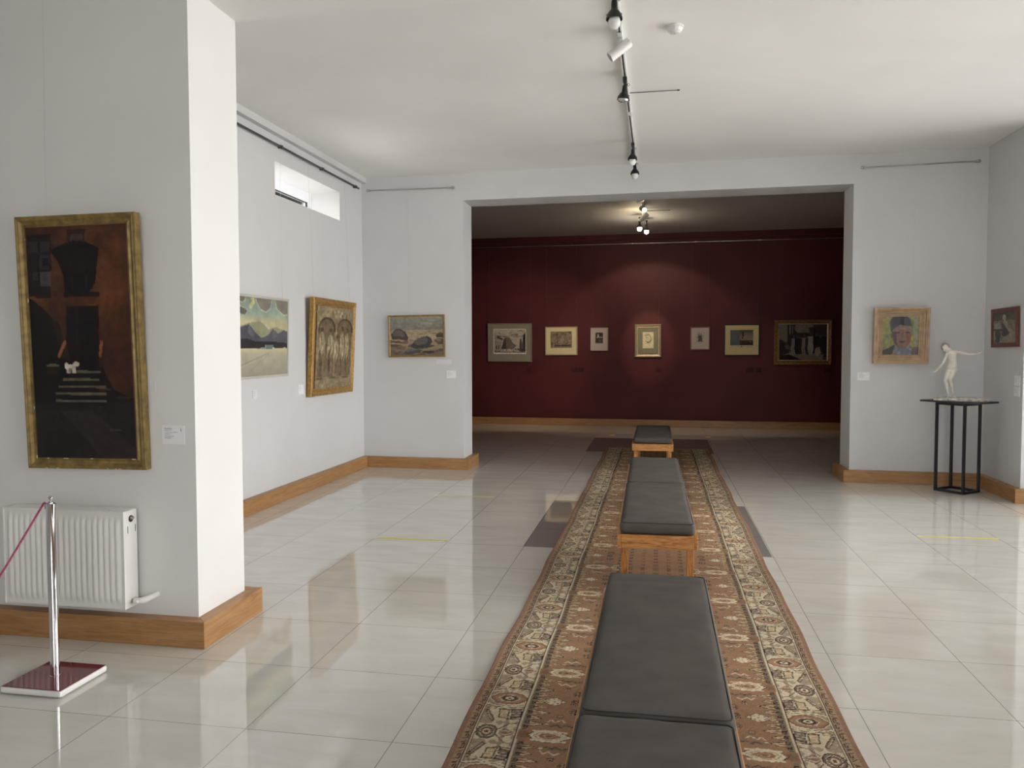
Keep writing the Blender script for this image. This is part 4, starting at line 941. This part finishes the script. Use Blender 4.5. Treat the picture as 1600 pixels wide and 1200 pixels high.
# ================================================================== LABEL CARDS
def card(label, w, u0, u1, z0, z1, mat, ink=(60, 60, 64), paper=(236, 235, 238), text=True, group=None, th=.004, seed=1, px=30):
    if w in ('part', 'back'):
        (nx, ny), dd, a_ = NW[w]; bx = nx * dd / (nx * nx + ny * ny); la = math.hypot(*a_); u0, u1 = (u0 - bx) * la, (u1 - bx) * la
    uc = (u0 + u1) / 2; W, H = u1 - u0, z1 - z0
    m, n = wall_frame(w, uc, z0, th)
    r = empty('label_card', mat=m); tag(r, label, 'label', group)
    MB().box(-W / 2, W / 2, .0006, th - .0002, 0, H).build('card', mat, r)
    if text:
        k = 2 if W > .1 and w == 'pier' else 1
        A = Art(px * 2 * k, px * 3 // 2 * k, paper, seed); R = A.rng
        ln = [(.15, .33, 1), (.22, .38, .45), (.27, .30, .45), (.36, .60, 1), (.44, .34, .45), (.48, .22, .4), (.57, .42, 1), (.65, .36, .45), (.69, .25, .4)]
        for v, l, a in ln:
            u = .11
            while u < .11 + l:
                q = .015 + .05 * R.rand(); A.rect(u, v - .012, min(u + q, .11 + l), v + .012, ink, a * (.75 + .25 * R.rand())); u += q + .01
        A.rect(.845, .13, .865, .30, ink, 1.0)
        art_mesh('printed_text', A, W * .98, H * .98, M['ink'], r, 0, H * .01, .0003)
    return r
gc = 'white caption cards'
card('white caption card beside the lower right corner of the dark painting', 'pier', -2.452, -2.329, 1.009, 1.103, M['card'], group=gc)
card('faint blank card just right of the dark painting frame', 'pier', -2.530, -2.486, 1.273, 1.321, M['cardfaint'], text=False, th=.002, group=gc)
card('pale caption card below the snow landscape', 'left', 6.737, 6.820, 1.030, 1.108, M['cardfaint'], ink=(150, 150, 150), paper=(216, 216, 220), th=.006, group=gc)
card('white caption card left of the golden relief frame', 'left', 7.667, 7.795, 1.015, 1.113, M['card'], ink=(120, 120, 124), th=.010, group=gc)
card('white caption card between the boulder seascape and the opening', 'part', -2.557, -2.437, 1.121, 1.216, M['card'], ink=(150, 150, 152), th=.008, group=gc)
card('blank strip stuck under the right corner of the boulder seascape', 'part', -2.686, -2.493, 1.297, 1.350, M['cardfaint'], text=False, th=.0015, group=gc)
card('white caption card below left of the portrait in the tan frame', 'part', 2.174, 2.300, 1.130, 1.219, M['card'], ink=(130, 130, 140), paper=(236, 238, 244), th=.006, group=gc)
card('upper of two white cards at the edge of the right stub wall', 'right', -8.542, -8.428, 1.118, 1.215, M['card'], ink=(150, 150, 150), th=.008, group=gc)
card('lower of two white cards at the edge of the right stub wall', 'right', -8.546, -8.434, 1.016, 1.108, M['card'], ink=(150, 150, 150), th=.008, group=gc)
gr_ = 'dark red caption cards on the burgundy wall'
for (a, b, l) in ((-2.522, -2.417, 'dark red card below the right corner of the ruins engraving'), (-1.629, -1.517, 'left card of the pair below and between the woodland and small dark prints'), (-1.503, -1.390, 'right card of the pair below and between the woodland and small dark prints'),
                  (-.041, .073, 'dark red card below right of the spotlit drawing'), (1.610, 1.740, 'dark red card below the right side of the black framed seascape'), (1.784, 1.887, 'second dark red card to the right below the black framed seascape'), (2.968, 3.087, 'dark red card below the right corner of the heavy gilt frame')):
    card(l, 'back', a, b, 1.040, 1.128, M['cardred'], ink=(120, 66, 66), paper=(78, 26, 32), th=.008, group=gr_, px=20)

# ================================================================== HANGING RAILS
def rail(label, p0, p1, n, r, mat, knobs=True, brackets=2, off=.022):
    p0, p1, n = Vector(p0), Vector(p1), Vector(n).normalized(); c = p0
    o = empty('picture_rail', c); tag(o, label, 'rail', 'picture hanging rails')
    a, b = n * off, p1 - p0 + n * off
    MB().tube([a, b], r, 12).build('rod', mat, o, smooth=True)
    for k in range(brackets):
        t = (k + .5 * (brackets == 1)) / max(1, brackets - 1) if brackets > 1 else .5
        t = .02 + .96 * t; q = (p1 - p0) * t
        MB().tube([q + n * .0005, q + n * (off + r * 1.5)], [r * 1.3, r * 1.3], 10).tube([q + n * off - (p1 - p0).normalized() * .012, q + n * off + (p1 - p0).normalized() * .012], r * 1.5, 12).build('bracket', mat, o, smooth=True)
    if knobs:
        for q in (a, b): MB().ball(q, r * 2.2, 14).build('end_knob', mat, o, smooth=True)
rail('dark steel hanging rail running high along the left wall above the window', (XL, 4.3, 3.45), (XL, 9.36, 3.45), (1, 0, 0), .012, M['darksteel'], False, 6, .03)
rail('thin steel rail high on the partition left of the opening', (-3.56, YP(-3.56), 3.45), (-2.454, YP(-2.454), 3.437), (MP, -1, 0), .008, M['steel'])
rail('thin steel rail high on the partition right of the opening', (2.185, YP(2.185), 3.452), (3.341, YP(3.341), 3.464), (MP, -1, 0), .008, M['steel'])
rail('long steel rail running across the top of the burgundy wall', (-4.1, YB(-4.1), 3.458), (4.3, YB(4.3), 3.458), (MB_, -1, 0), .010, M['steel'], False, 8, .03)

# ================================================================== TRACK LIGHTING
def track(label, x, y0, y1, zc, conns):
    t = empty('lighting_track', (x, y0, zc)); tag(t, label, 'lighting track')
    L = y1 - y0; MB().box(-.018, .018, 0, L, -.034, -.0005).build('track_rail', M['white_plastic'], t, bevel=.002)
    g = MB(); g.box(-.006, .006, .02, L - .02, -.0345, -.030); g.build('track_slot', M['dark'], t)
    for c in conns: MB().box(-.022, .022, c - y0 - .05, c - y0 + .05, -.040, -.0345).build('track_connector', M['white_plastic'], t, bevel=.003)
    return t
track('white ceiling track carrying black lamps above the benches', -.262, 4.12, 9.36, ZC, (5.25, 7.27))
track('white ceiling track with lit lamps in the burgundy room', -.235, 10.3, 14.2, ZC2, (12.2,))

def globe_lamp(label, x, y, zc, group, mirror=False, tilt=(0, 0), lit=None, s=1.0):
    z = zc - .0405; o = empty('track_lamp', (x, y, z)); tag(o, label, 'lamp', group)
    MB().box(-.016, .016, -.035, .035, -.030, 0).build('adapter', M['blackpl'], o, bevel=.003)
    m = MB(); m.tube([(0, 0, -.028), (0, 0, -.062)], .009, 12); m.tube([(.010, 0, -.050), (.022, 0, -.052)], .004, 8)
    m.build('arm', M['blackpl'], o, smooth=True)
    kb = MB(); pts = [(.026 + .009 * cos(a), 0, -.054 + .009 * sin(a)) for a in np.linspace(0, 2 * pi, 13)]; kb.tube(pts, .0018, 6, caps=False); kb.build('adjusting_ring', M['blackpl'], o, smooth=True)
    ax = Vector((tilt[0], tilt[1], -1)).normalized(); c = Vector((0, 0, -.060))
    h = MB().lathe([(0, 0), (.016, 0), (.018, .012), (.018, .046), (.020, .050), (.030, .062), (.041, .078), (.047, .094), (.049, .108), (.0465, .108), (.044, .094), (.036, .078), (.018, .064), (0, .064)], c, ax, 28)
    h.build('hood', M['blackpl'], o, smooth=True)
    sc = MB()
    for sx in (-1, 1): sc.ball(c + ax * .082 + Vector((sx * .043, -.012, 0)), .0045, 8)
    sc.build('hood_screw', M['steel'], o, smooth=True)
    if mirror: b = MB().lathe([(.014, .070), (.030, .086), (.042, .106), (.038, .118), (.022, .126), (0, .128)], c, ax, 24).build('reflector_bulb', M['reflector'], o, smooth=True)
    else: b = MB().lathe([(.014, .066), (.018, .084), (.030, .096), (.035, .112), (.037, .126), (.034, .142), (.024, .156), (.010, .162), (0, .163)], c, ax, 24).build('globe_bulb', lit or M['bulb'], o, smooth=True)
    return o
gl = 'black track lamps'
globe_lamp('nearest black track lamp with a white globe bulb, at the photo top edge', -.262, 4.77, ZC, gl)
globe_lamp('black track lamp with a clear reflector bulb, beside the thin ceiling rod', -.262, 6.30, ZC, gl, mirror=True, tilt=(-.12, 0))
globe_lamp('black globe lamp second from the far end of the near track', -.262, 8.30, ZC, gl, tilt=(-.03, 0))
globe_lamp('black globe lamp at the far end of the near track, above the opening', -.262, 8.98, ZC, gl, tilt=(.02, 0))

def can_lamp(label, x, y, zc, d, group, lit=None, mat='white_plastic', L=.165, drop=.085):
    z = zc - .0405; o = empty('spot_lamp', (x, y, z)); tag(o, label, 'lamp', group)
    MB().box(-.016, .016, -.05, .05, -.022, 0).build('adapter', M[mat], o, bevel=.003)
    MB().tube([(0, 0, -.020), (0, 0, -drop)], .008, 12).build('arm', M[mat], o, smooth=True)
    d = Vector(d).normalized(); c = Vector((0, 0, -drop - .01)) - d * L * .5
    MB().lathe([(0, 0), (.030, 0), (.034, .003), (.034, L), (.031, L), (.031, L - .04), (0, L - .04)], c, d, 28).build('lamp_body', M[mat], o, smooth=True)
    MB().lathe([(.0308, L - .030), (.012, L - .028), (0, L - .027)] if not lit else [(.0308, L - .004), (.020, L + .004), (0, L + .006)], c, d, 24).build('lamp_lens', lit or M['dark'], o, smooth=True)
    return o, Vector((x, y, z)) + c + d * L
gs = 'cylinder spot lamps'
can_lamp('unlit white cylinder spot on the near track, turned to lower left', -.262, 5.45, ZC, (-.78, -.10, -.60), gs)
can_lamp('grey unlit cylinder spot nearest the opening in the burgundy room', -.235, 11.10, ZC2, (.5, -.75, .1), gs, drop=.07, L=.15)
o1, pA = can_lamp('warm glowing cylinder spot facing the opening in the burgundy room', -.225, 11.80, ZC2, (.30, -.85, -.30), gs, lit=M['glowo'], L=.15)
o2, pB = can_lamp('lit grey cylinder spot turned to the left in the burgundy room', -.225, 12.55, ZC2, (-.72, .35, -.60), gs, lit=M['glow'], L=.16)
globe_lamp('left one of the two brightest globe lamps in the burgundy room', -.300, 13.10, ZC2, 'lit globe lamps', lit=M['glow'])
globe_lamp('right one of the two brightest globe lamps in the burgundy room', -.195, 13.45, ZC2, 'lit globe lamps', lit=M['glow'])

# thin rods on the ceilings
for (x0, x1, y, zc, l) in ((-.244, .159, 6.785, ZC, 'thin metal rod on the ceiling beside the track lamps'), (-.19, .17, 12.72, ZC2, 'thin dark rod on the ceiling of the burgundy room')):
    r_ = empty('ceiling_rod', (x0, y, zc)); tag(r_, l, 'rod')
    MB().tube([(0, 0, -.006), (x1 - x0, 0, -.006)], .0045, 8).build('rod', M['steel'], r_, smooth=True)
    MB().tube([(x1 - x0 - .015, 0, -.006), (x1 - x0 + .005, 0, -.006)], .0055, 8).build('rod_tip', M['dark'], r_, smooth=True)

# smoke detector
sd = empty('smoke_detector', (.098, 5.47, ZC)); tag(sd, 'round white smoke detector on the ceiling right of the track', 'smoke detector')
MB().lathe([(0, 0), (.058, 0), (.058, -.012), (.050, -.014)], seg=28).build('base', M['white_plastic'], sd, smooth=True)
MB().lathe([(.052, -.012), (.052, -.018), (.044, -.034), (.030, -.046), (.012, -.050), (0, -.050)], seg=12).build('cover', M['white_plastic'], sd)
MB().ball((.0, -.012, -.051), .004, 8).build('indicator_light', M['steel'], sd, smooth=True)

# ================================================================== FLOOR TAPE
def tape(l, x0, x1, y, w=.03, skew=.01):
    o = MB().prism([(x0, y - w / 2), (x1, y - w / 2 + skew), (x1, y + w / 2 + skew), (x0, y + w / 2)], .0002, .0007).build('floor_tape', M['tape']); tag(o, l, 'tape', 'yellow floor tapes')
tape('yellow tape strip on the floor in front of the boulder seascape, nearer one', -2.179, -1.59, 5.91)
tape('yellow tape strip on the floor left of the rug, farther one', -2.21, -1.60, 7.75, .02, 0)
tape('pale yellow tape strip on the floor in front of the black stand', 2.03, 2.62, 6.71)
tape('short yellow tape mark left of the farthest bench', -.80, -.72, 13.68, .12, 0)
tape('short yellow tape mark right of the farthest bench', .80, .88, 13.65, .12, 0)

# ================================================================== STAND AND STATUE
def stand():
    c = Vector((3.062, 8.905)); d1 = Vector((.65, -.76)); d2 = Vector((.73, .68)); d1.normalize(); d2 = Vector((-d1.y, d1.x))
    ang = math.atan2(d1.y, d1.x); r = empty('display_stand', (c.x, c.y, 0), ang)
    tag(r, 'tall black open metal stand in the right corner carrying the white statue', 'stand')
    a, b, t, H = .158, .148, .0125, .925
    for sx in (-1, 1):
        for sy in (-1, 1): x, y = sx * (a - t), sy * (b - t); MB().box(x - t, x + t, y - t, y + t, 0, H).build('leg', M['black'], r, bevel=.0015)
    for z in (0, H - .025):
        for s in (-1, 1):
            MB().box(-a + 2 * t, a - 2 * t, s * (b - t) - t, s * (b - t) + t, z + .0002, z + .0245).build('cross_bar', M['black'], r)
            MB().box(s * (a - t) - t, s * (a - t) + t, -b + 2 * t, b - 2 * t, z + .0002, z + .0245).build('cross_bar', M['black'], r)
    MB().box(-.305, .305, -.185, .185, H + .0005, H + .0185).build('stand_top', M['blacktop'], r, bevel=.002)
    return c, ang, H + .0185
sc_, sang, sz = stand()

def statue():
    # x along the picture plane, z up, measured at the stand
    ray = math.atan2(3.06, 8.9); rz = -ray
    PXc = lambda x, y, dpt=0.0: Vector(((x - 1487) * .00625, dpt * .86, (623.5 - y) * .00659 + .028)); g_ = .94
    root = empty('statue', (3.045 - .052 * cos(rz), 8.895 - .052 * sin(rz), sz), rz); tag(root, 'white plaster statue of a slender child with outstretched arms on the black stand', 'statue')
    # base slab: irregular
    rs = random.Random(3); pts = []; N = 30
    for k in range(N):
        a = 2 * pi * k / N; pts.append((cos(a), sin(a), 1 + rs.uniform(-.10, .10)))
    vs = []; fs = []
    for lv, (z, sc) in enumerate(((0, 1.0), (.016, 1.03), (.026, .98), (.030, .90))):
        for (cx, sy, q) in pts:
            sx_ = math.copysign(abs(cx) ** .55, cx) * .236 * q * sc; sy_ = math.copysign(abs(sy) ** .6, sy) * .105 * q * sc
            vs.append((sx_ + .078, sy_, z + .0006 + (rs.uniform(-.005, .006) if lv > 0 else 0)))
    for lv in range(3):
        for k in range(N): k2 = (k + 1) % N; fs.append((lv * N + k, lv * N + k2, (lv + 1) * N + k2, (lv + 1) * N + k))
    fs += [tuple(range(N))[::-1], tuple(range(3 * N, 4 * N))]
    MB().add(vs, fs).build('statue_base', M['plasterbase'], root, smooth=True)
    m = MB()
    def limb(ps, rs_): 
        P = [Vector(p) for p in ps]
        rs_ = [q * g_ for q in rs_]; m.tube(P, rs_, 14)
        for p, r in zip(P, rs_): m.ball(p, r, 14)
    J = dict(neck=PXc(1484.3, 551, .0), chest=PXc(1486, 556.5, 0), waist=PXc(1487.3, 567, 0), pelv=PXc(1486.3, 576.5, 0),
             shR=PXc(1490.8, 551.5, .0), elR=PXc(1508.5, 555, -.02), wrR=PXc(1522.5, 554.6, -.03), shL=PXc(1479.3, 554.5, -.005), elL=PXc(1473.8, 569.5, -.035), wrL=PXc(1463.5, 582.2, -.06),
             hipR=PXc(1489.4, 579, .0), knR=PXc(1484.3, 595, -.035), anR=PXc(1489.2, 617.5, .004), hipL=PXc(1482.2, 579.5, .0), knL=PXc(1477.3, 596.5, -.045), anL=PXc(1481.4, 617.8, -.012))
    # trunk as stacked ellipses
    def ringtrunk(levels):
        n = 20; v = []; f = []
        for (c, rx, ry) in levels:
            for k in range(n): a = 2 * pi * k / n; v.append(Vector(c) + Vector((rx * g_ * cos(a), ry * g_ * sin(a), 0)))
        for i in range(len(levels) - 1):
            for k in range(n): k2 = (k + 1) % n; f.append((i * n + k, i * n + k2, (i + 1) * n + k2, (i + 1) * n + k))
        f += [tuple(range(n))[::-1], tuple(range((len(levels) - 1) * n, len(levels) * n))]; m.add(v, f)
    T = lambda x, y: PXc(x, y)
    ringtrunk([(T(1485.8, 582.5), .030, .030), (T(1486, 579), .048, .040), (T(1486.4, 575.5), .050, .042), (T(1487, 571), .043, .034), (T(1487.2, 567), .039, .030), (T(1487, 562), .043, .034),
               (T(1486.3, 557.5), .050, .038), (T(1485.7, 554), .052, .036), (T(1485.2, 551.5), .040, .028), (T(1484.8, 549.8), .020, .020)])
    limb([T(1485.2, 551.5), J['neck'], PXc(1482.6, 548, -.008)], [.019, .017, .017])
    limb([PXc(1487.5, 552.5), J['shR'], PXc(1498, 552.6, -.008), J['elR'], PXc(1514, 555.3, -.024), J['wrR']], [.022, .021, .0165, .0125, .0125, .0085])
    limb([PXc(1482.5, 553), J['shL'], PXc(1477, 561, -.02), J['elL'], PXc(1469.5, 575.3, -.045), J['wrL']], [.021, .019, .015, .012, .0115, .008])
    for s, (h, k_, a) in enumerate((('hipR', 'knR', 'anR'), ('hipL', 'knL', 'anL'))):
        H_, K, A_ = J[h], J[k_], J[a]; g = 1.0 if s == 0 else .94
        limb([H_, H_.lerp(K, .45) + Vector((0, -.004, 0)), K, K.lerp(A_, .3) + Vector((.003, .008, 0)), K.lerp(A_, .7), A_], [.033 * g, .027 * g, .0175 * g, .0185 * g, .0115 * g, .0105 * g])
        toe = Vector((A_.x + (.026 if s == 0 else .004), A_.y - .036, .034)); limb([Vector((A_.x, A_.y + .008, .040)), Vector((A_.x + (.010 if s == 0 else .002), A_.y - .013, .039)), toe], [.012, .012, .0085])
    # hands: palm, four fingers and a thumb each
    def hand(w, d, up, thumb):
        d = d.normalized(); side = d.cross(up).normalized(); up = side.cross(d)
        limb([w, w + d * .020], [.0085, .0095])
        for k, (o_, ln) in enumerate(((-.0085, .024), (-.003, .029), (.003, .027), (.0085, .021))):
            b0 = w + d * .024 + side * o_; limb([b0 - d * .006, b0 + d * ln * .5 + side * o_ * .25, b0 + d * ln + side * o_ * .4 + up * .003 * (k - 1)], [.0032, .003, .0024])
        b0 = w + d * .008 + side * thumb * .006; limb([b0, b0 + d * .010 + side * thumb * .010, b0 + d * .020 + side * thumb * .013], [.004, .0034, .0026])
    hand(J['wrR'], Vector((.06, -.01, .030)), Vector((0, -.4, 1)), 1); hand(J['wrL'], Vector((-.08, -.02, -.010)), Vector((0, -.3, 1)), -1)
    # head tilted towards its right shoulder
    hc = PXc(1476.8, 545.2, -.012); R3 = Matrix.Rotation(radians(-28), 3, 'Y') @ Matrix.Rotation(radians(14), 3, 'X')
    def hp(x, y, z): return hc + R3 @ Vector((x * .86, y * .86, z * .86))
    m.ball(hc, [v * g_ for v in (.040, .046, .047)], 20, rot=R3); m.ball(hp(0, -.012, -.022), [v * g_ for v in (.029, .030, .032)], 16, rot=R3); m.ball(hp(0, -.026, -.042), [v * g_ for v in (.014, .013, .011)], 12, rot=R3)
    m.tube([hp(0, -.042, .004), hp(0, -.050, -.014)], [.003, .0056], 8); m.ball(hp(0, -.048, -.014), [v * g_ for v in (.0065, .006, .005)], 8, rot=R3); m.ball(hp(0, -.043, -.028), [v * g_ for v in (.011, .005, .0035)], 10, rot=R3)
    for s in (-1, 1):
        m.ball(hp(s * .015, -.040, .003), [v * g_ for v in (.007, .0045, .0045)], 10, rot=R3); m.ball(hp(s * .015, -.041, .011), [v * g_ for v in (.012, .004, .003)], 10, rot=R3)
        m.ball(hp(s * .040, .000, -.006), [v * g_ for v in (.005, .009, .013)], 10, rot=R3); m.ball(hp(s * .020, -.030, -.016), [v * g_ for v in (.012, .010, .012)], 10, rot=R3)
    limb([hp(0, .008, -.030), PXc(1482.8, 549, -.004), J['neck']], [.019, .017, .018])
    body = m.build('body', M['plaster'], root, merge=False)
    rm = body.modifiers.new('fuse', 'REMESH'); rm.mode = 'VOXEL'; rm.voxel_size = .0028
    sm = body.modifiers.new('soften', 'SMOOTH'); sm.factor = .5; sm.iterations = 2
    dg = bpy.context.evaluated_depsgraph_get(); me = bpy.data.meshes.new_from_object(body.evaluated_get(dg)); body.modifiers.clear(); body.data = me
    me.polygons.foreach_set('use_smooth', [True] * len(me.polygons)); 
    if not me.materials: me.materials.append(M['plaster'])
    h = MB(); h.ball(hp(0, .008, .009), [v * g_ for v in (.0435, .044, .045)], 22, rot=R3); h.ball(hp(0, .03, -.02), [v * g_ for v in (.036, .024, .026)], 16, rot=R3)
    for s in (-1, 1): h.ball(hp(s * .030, -.004, .010), [v * g_ for v in (.016, .030, .030)], 14, rot=R3)
    ho = h.build('hair', M['plasterdk'], root, smooth=True); rm = ho.modifiers.new('fuse', 'REMESH'); rm.mode = 'VOXEL'; rm.voxel_size = .003; rm.use_smooth_shade = True
statue()

# ================================================================== OUTSIDE (seen through the high window and lighting the rooms)
go = MB().prism([(-60, -50), (60, -50), (60, 70), (-60, 70)], -.5, -.3).build('ground', M['ground']); go['kind'] = 'structure'
tr = empty('leafy_tree', (-9.6, 20.2, -.3)); tag(tr, 'pale green tree outside, glimpsed through the small high window', 'tree')
MB().tube([(0, 0, 0), (.05, 0, 2), (0, .05, 4)], [.16, .13, .09], 12).build('trunk', M['bark'], tr, smooth=True)
lf = MB(); rt = random.Random(6)
for k in range(3800):
    while True:
        p = Vector((rt.uniform(-1, 1), rt.uniform(-1, 1), rt.uniform(-1, 1)))
        if p.length < 1: break
    p = Vector((p.x * 2.4, p.y * 2.0, p.z * 2.3 + 5.2)); a = Vector((rt.uniform(-1, 1), rt.uniform(-1, 1), rt.uniform(-1, 1))).normalized(); b = a.cross(Vector((.3, .5, .8))).normalized(); s = rt.uniform(.07, .14)
    lf.add([p - a * s, p - b * s * .5, p + a * s, p + b * s * .5], [(0, 1, 2, 3)])
lf.build('foliage', M['leaf'], tr)

# ================================================================== LIGHT
w = bpy.data.worlds.new('sky'); scn.world = w; w.use_nodes = True
bg = w.node_tree.nodes['Background']; bg.inputs[0].default_value = (1.0, .985, .965, 1); bg.inputs[1].default_value = 9.2
def portal(x, y0, y1, z0, z1, d):
    L = bpy.data.lights.new('window_portal', 'AREA'); L.shape = 'RECTANGLE'; L.size = z1 - z0; L.size_y = y1 - y0
    o = bpy.data.objects.new('window_portal', L); col.objects.link(o); o.location = (x, (y0 + y1) / 2, (z0 + z1) / 2)
    o.rotation_euler = (0, radians(90) * d, 0); L.cycles.is_portal = True
for (a, b) in openings: portal(RX + .14, a, b, WZ0, WZ1, 1)
L5 = bpy.data.lights.new('window_portal', 'AREA'); L5.shape = 'RECTANGLE'; L5.size = BW1 - BW0; L5.size_y = BZ1 - BZ0; L5.cycles.is_portal = True
o5 = bpy.data.objects.new('window_portal', L5); col.objects.link(o5); o5.location = ((BW0 + BW1) / 2, -4.16, (BZ0 + BZ1) / 2); o5.rotation_euler = (radians(90), 0, 0)
portal(-4.1, wy0, wy1, CZ, wz1, -1)
def spot(name, loc, tgt, power, size, blend, c=(1, .86, .68), r=.02):
    L = bpy.data.lights.new(name, 'SPOT'); L.energy = power; L.spot_size = radians(size); L.spot_blend = blend; L.color = c; L.shadow_soft_size = r
    o = bpy.data.objects.new(name, L); col.objects.link(o); o.location = loc; o.rotation_euler = (Vector(tgt) - Vector(loc)).to_track_quat('-Z', 'Y').to_euler()
def point(name, loc, power, c=(1, .86, .66), r=.03):
    L = bpy.data.lights.new(name, 'POINT'); L.energy = power; L.color = c; L.shadow_soft_size = r
    o = bpy.data.objects.new(name, L); col.objects.link(o); o.location = loc
zl = ZC2 - .28
spot('wall_washer', (-.25, 13.42, zl), (-.12, 15.3, .98), 42, 92, .25)
spot('drawing_beam', (-.28, 13.30, zl), (-.17, 15.28, 1.62), 85, 25, .6)
spot('left_beam', tuple(pB + (Vector((-2.95, 15.3, 1.2)) - pB).normalized() * .06), (-2.95, 15.3, 1.2), 150, 60, .9)
spot('entry_beam', tuple(pA + (Vector((.5, 9.5, 2.6)) - pA).normalized() * .05), (.5, 9.5, 2.6), 6, 90, .6, (1, .6, .3))
point('bulb_glow', (-.30, 13.10, zl - .02), 5); point('bulb_glow', (-.195, 13.45, zl - .02), 5)
point('bulb_glow', (-.36, 12.6, 3.43), 3, (1, .85, .5))

# ================================================================== CAMERA
F, yaw, pit, rol, H = 1244.32, -.1808, -.0447, -.0014, 1.4882
f = Vector((sin(yaw) * cos(pit), cos(yaw) * cos(pit), sin(pit))); r = Vector((cos(yaw), -sin(yaw), 0)); u = r.cross(f)
r2 = r * cos(rol) + u * sin(rol); u2 = -r * sin(rol) + u * cos(rol)
cm = bpy.data.cameras.new('camera'); cam = bpy.data.objects.new('camera', cm); col.objects.link(cam)
m = Matrix((r2, u2, -f)).transposed().to_4x4(); m.translation = (0, 0, H); cam.matrix_world = m
cm.sensor_width = 36; cm.lens = F / 1600 * 36; cm.clip_start = .05; cm.clip_end = 200
scn.camera = cam
vs_ = scn.view_settings; vs_.view_transform = 'Standard'; vs_.look = 'None'; vs_.gamma = 1; vs_.use_curve_mapping = False; vs_.exposure = 0.10
